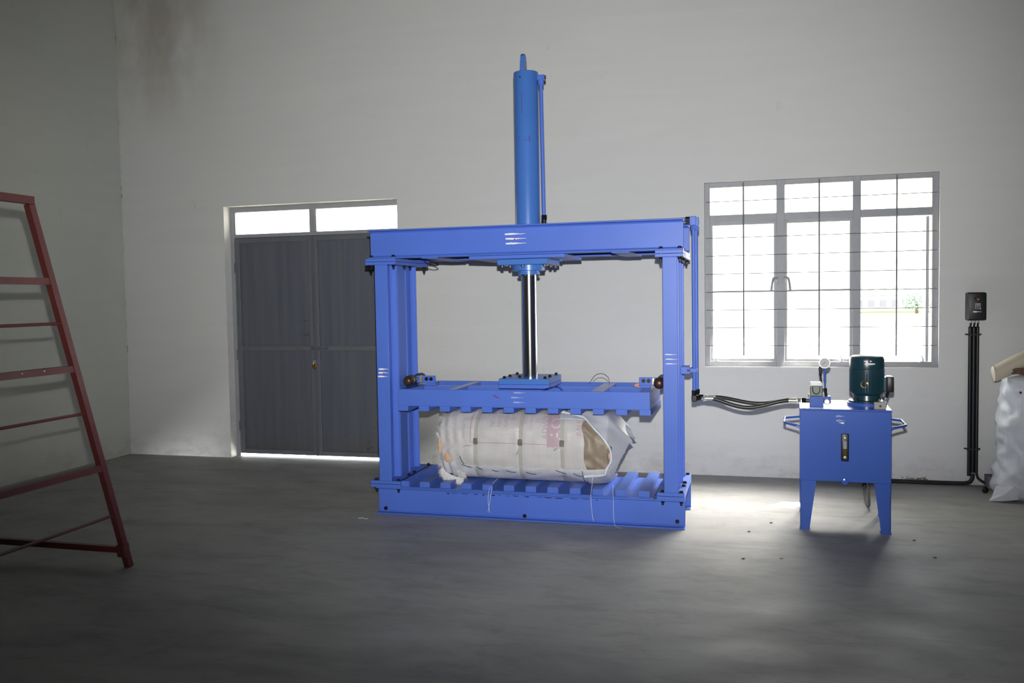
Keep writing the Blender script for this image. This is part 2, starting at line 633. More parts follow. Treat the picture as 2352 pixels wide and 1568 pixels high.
wall_with_holes('wall_back', 0.0, 0.23)
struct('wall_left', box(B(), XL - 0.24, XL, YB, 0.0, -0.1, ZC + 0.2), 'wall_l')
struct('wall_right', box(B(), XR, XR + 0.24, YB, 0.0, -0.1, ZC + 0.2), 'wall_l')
struct('wall_front', box(B(), XL - 0.24, XR + 0.24, YB - 0.24, YB, -0.1, ZC + 0.2), 'ceil')
struct('floor', box(B(), XL, XR, YB, 0.0, -0.1, 0.0), 'floor')
struct('ceiling', box(B(), XL, XR, YB, 0.0, ZC, ZC + 0.15), 'ceil')
struct('trim_1', box(B(), DX0, DX1, 0.0, 0.23, -0.1, 0.001), 'floor')           # cement threshold in the doorway
struct('trim_2', box(B(), XL - 0.3, XR + 0.3, 0.2305, 1.45, 2.62, 2.74), 'wall_l')    # concrete sunshade slab over the openings outside

# window: steel frame, two closed frosted casements, one casement swung outwards
win = struct('window_1')
FY0, FY1 = 0.03, 0.075
bm = B()
mx = [(-0.377, -0.332), (0.197, 0.262), (0.782, 0.842), (1.362, 1.41)]
for a, b in mx:
    box(bm, a, b, FY0, FY1, WZ0, LIN, 0.003)
obj('frame_upright', bm, 'grey_frame', win)
bm = B()
box(bm, WX0, WX1, FY0 + 0.004, FY1 - 0.004, LIN - 0.042, LIN, 0.003)
box(bm, WX0, WX1, FY0 + 0.004, FY1 - 0.004, 2.108, 2.172, 0.003)
box(bm, WX0, WX1, FY0 + 0.004, FY1 - 0.004, WZ0, 0.958, 0.003)
obj('frame_rail', bm, 'grey_frame', win)
for a, b in ((-0.332, 0.197), (0.262, 0.782), (0.842, 1.362)):
    obj('top_pane', box(B(), a, b, 0.050, 0.054, 2.172, LIN - 0.042), 'frosted', win)


def casement(x0, x1, z0, z1, y, w=0.02, hinge=None, ang=0):
    bm = B()
    box(bm, x0, x0 + w, y, y + 0.022, z0, z1)
    box(bm, x1 - w, x1, y, y + 0.022, z0, z1)
    box(bm, x0 + w, x1 - w, y, y + 0.022, z0, z0 + w)
    box(bm, x0 + w, x1 - w, y, y + 0.022, z1 - w, z1)
    zm = z0 + (z1 - z0) * 0.505
    box(bm, x0 + w, x1 - w, y + 0.002, y + 0.018, zm - 0.006, zm + 0.006)
    panes = [box(B(), x0 + w, x1 - w, y + 0.008, y + 0.012, za, zb) for za, zb in ((z0 + w, zm - 0.006), (zm + 0.006, z1 - w))]
    if hinge:
        for b_ in [bm] + panes:
            bmesh.ops.rotate(b_, verts=b_.verts[:], cent=hinge, matrix=Matrix.Rotation(ang, 3, 'Z'))
    c = obj('casement', bm, 'grey_frame', win)
    for p in panes:
        obj('pane', p, 'frosted', c)
    return c


casement(-0.332, 0.197, 0.958, 2.108, 0.06)
casement(0.262, 0.782, 0.958, 2.108, 0.06)
casement(0.822, 1.336, 0.958, 2.104, 0.06, hinge=Vector((1.336, 0.07, 0)), ang=-math.radians(97))
# burglar bars welded to the room side of the frame
for x in (-0.063, 0.527, 1.105):
    obj('grille_bar', cyl(B(), (x, 0.024, WZ0 + 0.09), (x, 0.024, LIN - 0.01), 0.0066, n=8), 'bar', win)
for z in (2.282, 1.983, 1.834, 1.684, 1.385, 1.237, 1.088):
    obj('grille_bar', cyl(B(), (WX0 + 0.01, 0.028, z), (WX1 - 0.01, 0.028, z), 0.0034, n=8), 'bar', win)
obj('grille_bar', cyl(B(), (WX0 + 0.01, 0.028, 1.533), (WX1 - 0.01, 0.028, 1.533), 0.0034, n=8), 'bar', win)
for x, s in ((0.205, -1), (0.255, 1)):
    bm = B()
    box(bm, x - 0.012, x + 0.012, 0.012, 0.03, 1.595, 1.65, 0.003)
    tube(bm, smooth_path([(x, 0.012, 1.64), (x + s * 0.03, 0.004, 1.64), (x + s * 0.042, 0.0, 1.60), (x + s * 0.05, 0.002, 1.535)], 5), 0.010, 8)
    obj('latch_handle', bm, 'grey_frame', win)
for x in (-0.285, 0.70, 1.30):
    bm = B()
    box(bm, x - 0.02, x + 0.02, 0.012, 0.03, 0.952, 0.962)
    cyl(bm, (x, 0.02, 0.962), (x, 0.02, 0.985), 0.006, n=8)
    tube(bm, smooth_path([(x, 0.02, 0.985), (x - 0.008, 0.02, 1.0), (x - 0.004, 0.02, 1.012)], 4), 0.004, 6)
    obj('stay_peg', bm, 'grey_frame', win)

# steel double door with a frosted transom
door = struct('door_1')
bm = B()
box(bm, DX0, DX0 + 0.042, 0.10, 0.15, 0.0, LIN, 0.002)
box(bm, DX1 - 0.042, DX1, 0.10, 0.15, 0.0, LIN, 0.002)
box(bm, DX0 + 0.042, DX1 - 0.042, 0.10, 0.15, LIN - 0.05, LIN, 0.002)
box(bm, DX0 + 0.042, DX1 - 0.042, 0.10, 0.15, 2.142, 2.176, 0.002)
box(bm, -4.06, -4.005, 0.10, 0.15, 2.176, LIN - 0.05, 0.002)
obj('door_frame', bm, 'grey_frame', door)
for a, b in ((DX0 + 0.042, -4.06), (-4.005, DX1 - 0.042)):
    obj('transom_pane', box(B(), a, b, 0.122, 0.126, 2.176, LIN - 0.05), 'frosted', door)
    obj('transom_bead', box(B(), a, a + 0.012, 0.108, 0.135, 2.176, LIN - 0.05), 'grey_frame', door)
for k, (a, b) in enumerate(((DX0 + 0.0425, -4.0355), (-4.0345, DX1 - 0.0425))):
    leaf = obj('door_leaf', box(B(), a, b, 0.122, 0.135, 0.026, 2.1415), 'door', door)
    w = 0.048
    for (xa, xb, za, zb) in ((a, a + w, 0.026, 2.138), (b - w, b, 0.026, 2.138), (a + w + 0.001, b - w - 0.001, 0.026, 0.072), (a + w + 0.001, b - w - 0.001, 1.04, 1.088), (a + w + 0.001, b - w - 0.001, 2.09, 2.138)):
        obj('leaf_rail', box(B(), xa, xb, 0.103, 0.122, za, zb, 0.003), 'door_rail', leaf)
    if k == 0:
        bm = B()
        tube(bm, [(b - 0.075, 0.122, 1.325), (b - 0.11, 0.085, 1.325), (b - 0.11, 0.085, 1.195), (b - 0.075, 0.122, 1.195)], 0.0075, 8)
        obj('pull_handle', bm, 'door', leaf)
        for zz in (1.85, 1.0, 0.3):
            obj('hinge', cyl(B(), (a - 0.004, 0.104, zz - 0.05), (a - 0.004, 0.104, zz + 0.05), 0.008, n=10), 'door', leaf)
    else:
        obj('cover_strip', box(B(), a - 0.014, a + 0.014, 0.094, 0.103, 0.026, 2.138, 0.002), 'door', leaf)
        bm = B()
        cyl(bm, (a - 0.04, 0.09, 1.065), (a + 0.14, 0.09, 1.065), 0.008, n=10)
        for xx in (a + 0.03, a + 0.11, a - 0.035):
            box(bm, xx - 0.012, xx + 0.012, 0.082, 0.108, 1.048, 1.082, 0.002)
        tube(bm, [(a + 0.06, 0.09, 1.065), (a + 0.06, 0.07, 1.03), (a + 0.06, 0.07, 0.98)], 0.006, 8)
        obj('slide_bolt', bm, 'door', leaf)
lock = thing('padlock', 'small round brass padlock hanging on the grey double door', 'padlock', (-4.036, 0.085, 0.905))
bm = B()
lathe(bm, [(0.0, 0), (0.018, 0), (0.024, 0.005), (0.024, 0.017), (0.018, 0.022), (0.0, 0.022)], (-4.036, 0.096, 0.89), (0, -1, 0), 24)
obj('lock_body', bm, 'brass_lock', lock)
obj('shackle', tube(B(), smooth_path([(-4.048, 0.087, 0.905), (-4.047, 0.087, 0.935), (-4.036, 0.089, 0.948), (-4.025, 0.087, 0.935), (-4.024, 0.087, 0.905)], 5), 0.004, 8), 'steel', lock)
obj('hasp', box(B(), -4.052, -4.02, 0.088, 0.098, 0.94, 0.985, 0.002), 'door', door)

# ------------------------------------------------------------------ outside, seen through the open casement
struct('ground_yard', box(B(), -40, 60, 0.2305, 12, -0.6, -0.03), 'concrete_out')
struct('ground_lawn', box(B(), -150, 200, 12, 220, -0.7, -0.25), 'grass_out')
bld = thing('far_building', 'long pale two storey building far beyond the open casement', 'building', (20, 80, -0.25))
obj('facade', box(B(), -20, 60, 80, 92, -0.25, 9.0), 'far_wall', bld)
obj('parapet', box(B(), -20.3, 60.3, 79.7, 92.3, 9.0, 9.5), 'far_wall', bld)
wp = 1.02
for i in range(14):
    x = 6.4 + i * wp
    o = obj('window', box(B(), x, x + 0.55, 79.93, 80.02, 0.15, 0.82), 'far_glass', bld)
    obj('sill', box(B(), x - 0.04, x + 0.59, 79.86, 80.0, 0.05, 0.13), 'far_wall', o)
    obj('window', box(B(), x + 0.03, x + 0.55, 79.95, 80.02, 1.16, 1.26), 'far_glass', bld)
    obj('window', box(B(), x + 0.03, x + 0.55, 79.95, 80.02, 1.75, 2.0), 'far_glass', bld)
    if i % 2 == 0:
        obj('window', box(B(), x, x + 0.6, 79.93, 80.02, 4.1, 4.6), 'far_glass', bld)
tree = thing('far_tree', 'pale green bushy tree standing before the far building', 'tree', (13.0, 70, -0.25))
obj('trunk', cyl(B(), (13.0, 70, -0.25), (13.05, 70, 0.8), 0.14, 0.09, 10), 'bark', tree)
bm = B()
rt = random.Random(3)
for k in range(900):
    a, b_, rr = rt.uniform(0, 2 * PI), rt.uniform(-1, 1), rt.random() ** 0.4
    c = Vector((13.0 + 1.25 * rr * math.cos(a) * math.sqrt(1 - b_ * b_), 70 + 1.0 * rr * math.sin(a) * math.sqrt(1 - b_ * b_), 0.95 + 1.0 * rr * b_))
    s = rt.uniform(0.12, 0.24)
    u = Vector((rt.uniform(-1, 1), rt.uniform(-1, 1), rt.uniform(-1, 1))).normalized()
    v = u.orthogonal().normalized()
    bm.faces.new([bm.verts.new(c + p) for p in (u * s, v * s * 0.5, -u * s, -v * s * 0.5)])
o = obj('foliage', bm, 'leaf', tree)
o['kind'] = 'stuff'

# ------------------------------------------------------------------ hydraulic baling press
press = thing('baling_press', 'tall blue hydraulic baling press with cylinder above and bale clamped inside', 'press', (-1.5, -1.5, 0))
YF = -1.797
bolt_mesh('bolt_long', 0.0125, 0.012, 0.085, True)
bolt_mesh('bolt_cap', 0.011, 0.014)
bolt_mesh('bolt_small', 0.007, 0.008)


def soften(o):
    m = o.modifiers.new('rolled_edges', 'BEVEL')
    m.width, m.segments, m.limit_method, m.angle_limit = 0.003, 2, 'ANGLE', math.radians(50)
    return o


def ibeam_x(name, x0, x1, y0, y1, z0, z1, tf=0.012, tw=0.010):
    """I-section lying along x, rounded roots"""
    ym = (y0 + y1) / 2
    r = 0.010
    pts = [(y0, z0), (y1, z0), (y1, z0 + tf * 0.8), (ym + tw / 2 + r, z0 + tf), (ym + tw / 2, z0 + tf + r),
           (ym + tw / 2, z1 - tf - r), (ym + tw / 2 + r, z1 - tf), (y1, z1 - tf * 0.8), (y1, z1), (y0, z1),
           (y0, z1 - tf * 0.8), (ym - tw / 2 - r, z1 - tf), (ym - tw / 2, z1 - tf - r), (ym - tw / 2, z0 + tf + r),
           (ym - tw / 2 - r, z0 + tf), (y0, z0 + tf * 0.8)]
    return soften(obj(name, prism(B(), pts, 'x', x0, x1), 'blue', press, None, 30))


def ibeam_z(name, xc, w, y0, y1, z0, z1, tf=0.012, tw=0.010):
    a, b = xc - w / 2, xc + w / 2
    r = 0.012
    h = tw / 2
    pts = [(a, y0), (b, y0), (b, y0 + tf * 0.7), (xc + h + r, y0 + tf), (xc + h, y0 + tf + r), (xc + h, y1 - tf - r),
           (xc + h + r, y1 - tf), (b, y1 - tf * 0.7), (b, y1), (a, y1), (a, y1 - tf * 0.7), (xc - h - r, y1 - tf),
           (xc - h, y1 - tf - r), (xc - h, y0 + tf + r), (xc - h - r, y0 + tf), (a, y0 + tf * 0.7)]
    return soften(obj(name, prism(B(), pts, 'z', z0, z1), 'blue', press, None, 30))


YR = -1.15        # rear face of the frame
ibeam_x('top_beam', -2.592, -0.418, YF, YF + 0.10, 1.803, 2.003)
ibeam_x('top_beam', -2.592, -0.418, YR - 0.10, YR, 1.803, 2.003)
ibeam_x('base_beam', -2.573, -0.419, YF, YF + 0.10, 0.0, 0.192)
ibeam_x('base_beam', -2.573, -0.419, YR - 0.10, YR, 0.0, 0.192)
for xc in (-2.497, -0.503):
    ibeam_z('column', xc, 0.094, YF, YF + 0.17, 0.238, 1.760)
    ibeam_z('column', xc, 0.094, -1.452, -1.25, 0.238, 1.760)
    s = 1 if xc < -1.5 else -1
    obj('guide_strip', box(B(), *sorted((xc + s * 0.022, xc + s * 0.044)), -1.610, -1.474, 0.238, 1.760, 0.003), 'blue', press)
# bolted flange plates, two thick each
for (xa, xb) in ((-2.612, -2.385), (-0.597, -0.418)):
    for (za, zb, bz) in ((1.760, 1.803, 1.815), (0.192, 0.238, 0.238)):
        zm = (za + zb) / 2
        p1 = obj('flange_plate', box(B(), xa, xb, YF - 0.002, YR, za, zm - 0.001, 0.0015), 'blue', press)
        p2 = obj('flange_plate', box(B(), xa + 0.001, xb - 0.001, YF, YR, zm + 0.001, zb, 0.0015), 'blue', press)
        wx = 0.024
        for yy in (YF + 0.022, YF + 0.22, YR - 0.32, YR - 0.03):
            for xx in (xa + wx + 0.012, xb - wx):
                inb = -2.545 < xx < -2.45 and False
                bolt(p2, 'bolt_long', (xx, yy, bz))
# under-beam stiffener, cross flats, cylinder seat
obj('stiffener_plate', box(B(), -1.863, -1.195, YF + 0.045, YR + 0.0, 1.780, 1.803, 0.002), 'blue', press)
for xx in (-2.20, -0.88):
    obj('cross_flat', box(B(), xx, xx + 0.12, YF + 0.02, YR, 1.796, 1.803, 0.001), 'blue', press)
obj('cross_flat', box(B(), -1.75, -1.27, YF + 0.10, YR - 0.10, 2.0, 2.01, 0.001), 'blue', press)
CX, CY = -1.512, -1.475
seat = obj('cylinder_flange', box(B(), -1.690, -1.334, -1.66, -1.27, 1.740, 1.780, 0.004), 'cyl_blue', press)
for xx, yy in ((-1.66, -1.635), (-1.62, -1.57), (-1.36, -1.635), (-1.36, -1.45), (-1.36, -1.30), (-1.66, -1.30), (-1.512, -1.64)):
    bolt(seat, 'bolt_cap', (xx, yy, 1.740), rot=(PI, 0, 0))
gl = obj('gland', lathe(B(), [(0.0, 0), (0.116, 0), (0.116, 0.036), (0.112, 0.038), (0.072, 0.038), (0.072, 0.05), (0.0, 0.05)], (CX, CY, 1.740), (0, 0, -1), 48), 'cyl_blue', press)
obj('gland_ring', lathe(B(), [(0.056, 0), (0.08, 0), (0.08, 0.013), (0.056, 0.013)], (CX, CY, 1.689), (0, 0, -1), 40), 'cyl_blue', gl)
for k in range(10):
    a = 2 * PI * k / 10 + 0.2
    bolt(gl, 'bolt_small', (CX + 0.069 * math.cos(a), CY + 0.069 * math.sin(a), 1.676), rot=(PI, 0, 0))
obj('piston_rod', cyl(B(), (CX, CY, 0.955), (CX, CY, 1.72), 0.0535, n=48), 'chrome', press, 'chrome plated piston rod')
cy_ = obj('cylinder', lathe(B(), [(0.0, 0), (0.0865, 0), (0.0865, 1.27), (0.084, 1.276), (0.0, 1.276)], (CX, CY, 1.80), (0, 0, 1), 64), 'cyl_blue', press)
bm = B()
w = 0.052
oc = [(CY - w, 3.07), (CY - w * 0.95, 3.12), (CY - w * 0.72, 3.185), (CY - w * 0.3, 3.205), (CY + w * 0.3, 3.205), (CY + w * 0.72, 3.185), (CY + w * 0.95, 3.12), (CY + w, 3.07)]
hole = [(CY + 0.02 * math.cos(a), 3.165 + 0.02 * math.sin(a)) for a in [PI * 2 * k / 12 for k in range(12)]]
x0, x1 = CX - 0.028, CX - 0.004
O0 = [bm.verts.new((x0, *p)) for p in oc]
O1 = [bm.verts.new((x1, *p)) for p in oc]
H0 = [bm.verts.new((x0, *p)) for p in hole]
H1 = [bm.verts.new((x1, *p)) for p in hole]
for O, H in ((O0, H0), (O1, H1)):
    es = [bm.edges.new((L[i], L[(i + 1) % len(L)])) for L in (O, H) for i in range(len(L))]
    bmesh.ops.triangle_fill(bm, edges=es, use_beauty=True)
for P_, Q_ in ((O0, O1), (H0, H1)):
    for i in range(len(P_)):
        j = (i + 1) % len(P_)
        bm.faces.new((P_[i], P_[j], Q_[j], Q_[i]))
obj('lifting_eye', bm, 'cyl_blue', cy_)
obj('bleed_plug', cyl(B(), (CX - 0.02, CY - 0.083, 3.03), (CX - 0.02, CY - 0.09, 3.03), 0.006, n=10), 'rust_end', cy_)


def on_cyl(a, z, r=0.0872):
    return Vector((CX + r * math.sin(a), CY - r * math.cos(a), z))


bm = B()
for pts in ([(-0.12, 2.93), (-0.14, 2.90), (-0.10, 2.87), (-0.15, 2.84), (-0.10, 2.80), (-0.14, 2.78)], [(0.0, 2.60), (0.28, 2.602)], [(-0.38, 2.63), (-0.37, 2.60)],
            [(0.42, 2.63), (0.43, 2.585)], [(0.50, 2.63), (0.52, 2.59)]):
    tube(bm, [on_cyl(a, z) for a, z in pts], 0.0016, 5)
obj('marker_line', bm, 'red_line', cy_, 'red marker scribble on cylinder')

# oil pipes on the press
pipe1 = obj('oil_pipe', tube(B(), [(-1.405, CY, 3.03), (-1.404, CY, 2.96), (-1.396, CY, 2.08)], 0.0135, 14), 'blue', press)
bm = B()
box(bm, -1.432, -1.376, CY - 0.018, CY + 0.018, 3.018, 3.052, 0.004)
cyl(bm, (-1.405, CY, 2.985), (-1.405, CY, 3.018), 0.022, n=8)
obj('elbow', bm, 'blue', pipe1)
obj('plug', cyl(B(), (-1.377, CY, 3.035), (-1.370, CY, 3.035), 0.014, n=12), 'rust_end', pipe1)
bm = B()
cyl(bm, (-1.396, CY, 2.055), (-1.396, CY, 2.088), 0.022, n=6)
cyl(bm, (-1.396, CY, 2.01), (-1.396, CY, 2.055), 0.015, n=12)
obj('coupling', bm, 'black_bolt', pipe1)
pA, pB = (-0.372, -1.50), (-0.359, -1.42)
h1 = obj('oil_pipe', tube(B(), smooth_path([(-1.396, CY, 2.02), (-1.3, -1.49, 2.018), (-0.9, -1.50, 2.018), (-0.40, -1.50, 2.018)], 4), 0.0115, 12), 'blue', press)
h2 = obj('oil_pipe', tube(B(), smooth_path([(-1.30, -1.40, 1.77), (-1.22, -1.40, 1.86), (-1.1, -1.41, 2.0), (-0.9, -1.42, 2.016), (-0.38, -1.42, 2.016)], 4), 0.0115, 12), 'blue', press)
for (x, y) in (pA, pB):
    v = obj('oil_pipe', tube(B(), [(x, y, 2.0), (x, y, 0.85)], 0.0125, 14), 'blue', press)
    bm = B()
    box(bm, x - 0.024, x + 0.020, y - 0.02, y + 0.02, 1.975, 2.035, 0.004)
    cyl(bm, (x, y, 1.945), (x, y, 1.975), 0.019, n=8)
    obj('elbow', bm, 'blue', v)
    obj('coupling', cyl(B(), (x - 0.052, y, 2.017), (x - 0.024, y, 2.017), 0.018, n=6), 'black_bolt', v)
    bm = B()
    box(bm, x - 0.018, x + 0.018, y - 0.018, y + 0.018, 0.80, 0.845, 0.005)
    cyl(bm, (x, y, 0.845), (x, y, 0.875), 0.019, n=6)
    cyl(bm, (x + 0.018, y, 0.822), (x + 0.042, y, 0.822), 0.017, n=6)
    obj('elbow', bm, 'black_bolt', v, 'black steel elbow')
bm = B()
box(bm, -0.462, -0.398, -1.52, -1.39, 0.985, 1.035, 0.003)
box(bm, -0.400, -0.352, -1.519, -1.40, 0.995, 1.025, 0.003)
br = obj('pipe_bracket', bm, 'blue', press)
bolt(br, 'bolt_small', (-0.41, -1.52, 1.01), rot=(PI / 2, 0, 0))

# bottom bed and its twelve bars
obj('bed_plate', box(B(), -2.40, -0.62, YF + 0.012, YR - 0.01, 0.192, 0.198), 'bed_blue', press)
PITCH_S = (1.759 - 0.075) / 11
for k in range(12):
    x = -2.402 + k * PITCH_S
    obj('bed_bar', box(B(), x, x + 0.075, YF + 0.02, YR, 0.198, 0.238, 0.002), 'bed_blue', press)
for xx, zz in ((-2.515, 0.035), (-0.47, 0.045), (-1.495, 0.03)):
    bolt(press, 'bolt_cap', (xx, YF + 0.036, zz), rot=(PI / 2, 0, 0))

rs_ = random.Random(8)
bm = B()
x = -2.06
while x < -1.0:
    L_ = rs_.uniform(0.01, 0.07)
    stroke_dirt = rs_.uniform(0.002, 0.007)
    prism(bm, [(x, 0.163), (x + L_, 0.164 - stroke_dirt * 0.3), (x + L_ * 0.9, 0.163 - stroke_dirt), (x + L_ * 0.4, 0.1635 - stroke_dirt * 1.4)], 'y', YF + 0.0442, YF + 0.0452)
    x += L_ + rs_.uniform(0.0, 0.05)
obj('oil_streak', bm, 'black_bolt', press, 'black oil streaks under the base flange')

# platen: comb-edged frame pressed down by the rod
plt = obj('platen', box(B(), -2.388, -0.636, YF, YF + 0.016, 0.776, 0.890, 0.0015), 'blue', press)
bm = B()
box(bm, -2.388, -2.31, YF + 0.016, YR, 0.778, 0.890, 0.0015)
box(bm, -0.714, -0.636, YF + 0.016, YR, 0.778, 0.890, 0.0015)
box(bm, -2.31, -0.714, YR - 0.03, YR, 0.778, 0.890, 0.0015)
obj('side_rail', bm, 'bed_blue', plt)
obj('long_rib', box(B(), -2.31, -0.714, -1.49, -1.45, 0.80, 0.884, 0.0015), 'bed_blue', plt)
for xx, ww in ((-2.03, 0.055), (-1.03, 0.085)):
    obj('cross_rib', box(B(), xx, xx + ww, YF + 0.016, YR - 0.03, 0.80, 0.888, 0.0015), 'bed_blue', plt)
obj('platen_plate', box(B(), -2.388, -0.636, YF + 0.016, YR, 0.770, 0.778), 'blue', plt)
for k in range(12):
    x = -2.388 + k * PITCH_S
    obj('platen_bar', box(B(), x, x + 0.0735, YF, YR, 0.738, 0.776, 0.0015), 'blue', plt)
rp = obj('rod_plate', box(B(), -1.690, -1.334, -1.67, -1.27, 0.918, 0.957, 0.002), 'cyl_blue', plt)
for xx, yy in ((-1.66, -1.63), (-1.655, -1.50), (-1.65, -1.32), (-1.37, -1.63), (-1.365, -1.50), (-1.36, -1.32), (-1.57, -1.55)):
    bolt(rp, 'bolt_cap', (xx, yy, 0.957))
obj('rod_plate', box(B(), -1.690, -1.334, -1.67, -1.27, 0.890, 0.917, 0.002), 'blue', plt)

# guide rollers at both ends of the platen
for xr, s in ((-2.372, 1), (-0.592, -1)):
    zr = 0.933
    roll = obj('guide_roller', lathe(B(), [(0.0, 0), (0.014, 0.0), (0.026, 0.006), (0.034, 0.018), (0.037, 0.026), (0.037, 0.05), (0.034, 0.052), (0.034, 0.058), (0.038, 0.06),
                                           (0.038, 0.085), (0.035, 0.087), (0.035, 0.093), (0.037, 0.095), (0.036, 0.118), (0.018, 0.122), (0.018, 0.215), (0.036, 0.22),
                                           (0.037, 0.245), (0.034, 0.247), (0.034, 0.253), (0.037, 0.255), (0.037, 0.29), (0.03, 0.305), (0.0, 0.308)], (xr, -1.672, zr), (0, 1, 0), 32), 'rubber', press)
    obj('roller_end', lathe(B(), [(0.0, -0.0015), (0.013, -0.0012), (0.0245, 0.004), (0.031, 0.0125)], (xr, -1.673, zr), (0, 1, 0), 32), 'rust_end', roll, 'brown domed end of the roller')
    bm = B()
    xa, xb = sorted((xr + s * 0.005, xr + s * 0.15))
    box(bm, xa, xb, -1.50, -1.482, 0.905, 0.958, 0.002)
    xa, xb = sorted((xr + s * 0.075, xr + s * 0.15))
    box(bm, xa, xb, -1.50, -1.44, 0.887, 0.905, 0.002)
    rb = obj('roller_bracket', bm, 'blue', press)
    for dx in (0.085, 0.12):
        bolt(rb, 'bolt_cap', (xr + s * dx, -1.50, 0.935), rot=(PI / 2, 0, 0))
    obj('spacer', box(B(), min(xr + s * 0.04, xr + s * 0.06), max(xr + s * 0.04, xr + s * 0.06), -1.535, -1.50, 0.91, 0.962, 0.004), 'steel', rb)


# painted blessing marks: three strokes and a dot
def stroke(bm, x0, x1, z, t, y, seed, tail=1):
    rs = random.Random(seed)
    n = 9
    up, lo = [], []
    for i in range(n):
        u = i / (n - 1)
        p = u if tail > 0 else 1 - u
        w = t * (0.55 + 0.45 * math.sin(PI * min(1, (p + 0.12) * 1.25))) * (1 - 0.75 * max(0, p - 0.45) / 0.55)
        zz = z + rs.uniform(-1, 1) * t * 0.12
        up.append((x0 + (x1 - x0) * u, zz + w / 2))
        lo.append((x0 + (x1 - x0) * u, zz - w / 2))
    prism(bm, up + lo[::-1], 'y', y - 0.0006, y)


def blessing(parent, cx, cz, y, w, gap, t, seed, dot=True, rows=3, mat='white_paint'):
    bm = B()
    rs = random.Random(seed)
    for k in range(rows):
        dx = rs.uniform(-0.12, 0.12) * w
        stroke(bm, cx - w / 2 + dx, cx + w / 2 + dx, cz + gap * (rows - 1) / 2 - gap * k, t, y, seed + k)
    o = obj('paint_mark', bm, mat, parent, 'white finger paint strokes')
    if dot:
        obj('red_dot', cyl(B(), (cx, y - 0.0006, cz - t * 0.3), (cx, y - 0.0016, cz - t * 0.3), t * 0.42, n=12), 'red_dot', o, 'red powder dot')
    return o


WY = YF + 0.045
blessing(press, -1.537, 1.912, WY, 0.145, 0.031, 0.0115, 5)
blessing(press, -2.492, 1.004, YF, 0.075, 0.026, 0.012, 9)
blessing(press, -0.497, 1.105, YF, 0.078, 0.030, 0.006, 12, False)
M['faint'] = simple('rubbed_white_paint', (0.30, 0.36, 0.62), 0.8)
blessing(press, -1.515, 0.843, YF, 0.085, 0.033, 0.010, 15, False, 3, 'faint')
bm = B()
prism(bm, [(-1.700, 0.857), (-1.685, 0.857), (-1.655, 0.842), (-1.640, 0.836), (-1.668, 0.840)], 'y', YF - 0.0006, YF)
obj('marker_line', bm, 'red_line', press, 'dark red smear on the platen front')

# ------------------------------------------------------------------ bale of cloth in a woven sack
bale = thing('wrapped_bale', 'bale wrapped in white woven sacking with three grey straps under the platen', 'bale', (-1.55, -1.47, 0.238))
BYC, BZC, BA, BB, BN = -1.465, 0.487, 0.272, 0.249, 2.7


def bsurf(x, th, off=0.0, rough=0.010):
    c, s = math.cos(th), math.sin(th)
    k = 2.0 / BN
    cy = math.copysign(abs(c) ** k, c)
    sz = math.copysign(abs(s) ** k, s)
    n = noise.noise(Vector((x * 3.2, cy * 2.2, sz * 2.2))) + 0.5 * noise.noise(Vector((x * 11, cy * 5 + 7, sz * 5)))
    # gathered pleats towards the left end
    pl = 0.006 * math.sin(x * 95 + 3 * sz) * max(0, min(1, (-1.88 - x) / 0.2))
    taper = 1.0
    if x < -2.0:
        taper = 1 - 0.16 * ((-2.0 - x) / 0.15) ** 2
    if x > -1.02:
        taper = 1 - 0.10 * ((x + 1.02) / 0.12) ** 2
    pinch = 0
    for sx in STRAPS:
        pinch -= 0.006 * math.exp(-((x - sx) / 0.02) ** 2)
    d = off + rough * n + pl + pinch
    a, b = (BA + d) * taper, (BB + min(d, 0.0 + off)) * taper
    z = BZC + b * sz
    return Vector((x, BYC - a * cy, max(0.2385 + 0.3 * off, min(z, 0.7375 - 0.05 * off))))


STRAPS = (-1.846, -1.527, -1.236)


def shell(x0, x1, nx, t0, t1, nt, off, keep=None, edge0=None, edge1=None, rough=0.010, thick=0.0):
    bm = B()
    g = []
    for i in range(nx + 1):
        row = []
        for j in range(nt + 1):
            th = t0 + (t1 - t0) * j / nt
            xa = edge0(th) if edge0 else x0
            xb = edge1(th) if edge1 else x1
            x = xa + (xb - xa) * i / nx
            o = off(x, th) if callable(off) else off
            row.append((x, th, bm.verts.new(bsurf(x, th, o, rough))))
        g.append(row)
    for i in range(nx):
        for j in range(nt):
            q = (g[i][j], g[i + 1][j], g[i + 1][j + 1], g[i][j + 1])
            if keep and not all(keep(v[0], v[1]) for v in q):
                continue
            bm.faces.new([v[2] for v in q])
    bmesh.ops.remove_doubles(bm, verts=bm.verts[:], dist=1e-5)
    loose = [v for v in bm.verts if not v.link_faces]
    bmesh.ops.delete(bm, geom=loose, context='VERTS')
    return bm


# core with closed ends (tan cloth shows at the torn right end)
bm = B()
rings = []
NT_ = 110
xs_ = [-2.13, -2.10, -2.0, -1.8, -1.6, -1.4, -1.2] + [-1.13 + 0.0115 * k for k in range(18)]
for i, x in enumerate(xs_):
    rings.append([bm.verts.new(bsurf(x, 2 * PI * j / NT_, -0.014 + (0.016 * noise.noise(Vector((x * 16, math.sin(2 * PI * j / NT_) * 5 + x * 9, 3))) + 0.008 * noise.noise(Vector((x * 40, math.sin(2 * PI * j / NT_) * 11, 3))) if x > -1.13 else 0), 0.014)) for j in range(NT_)])
for A_, B_ in zip(rings, rings[1:]):
    for j in range(NT_):
        bm.faces.new((A_[j], A_[(j + 1) % NT_], B_[(j + 1) % NT_], B_[j]))
bm.faces.new(rings[0][::-1])
bm.faces.new(rings[-1])
obj('inner_cloth', bm, 'brown_cloth', bale, 'tan cloth showing through the torn end', 60)

# greyish upper wrap, mouth cut at the right
SEAM = -0.46       # angle on the front where the upper wrap ends


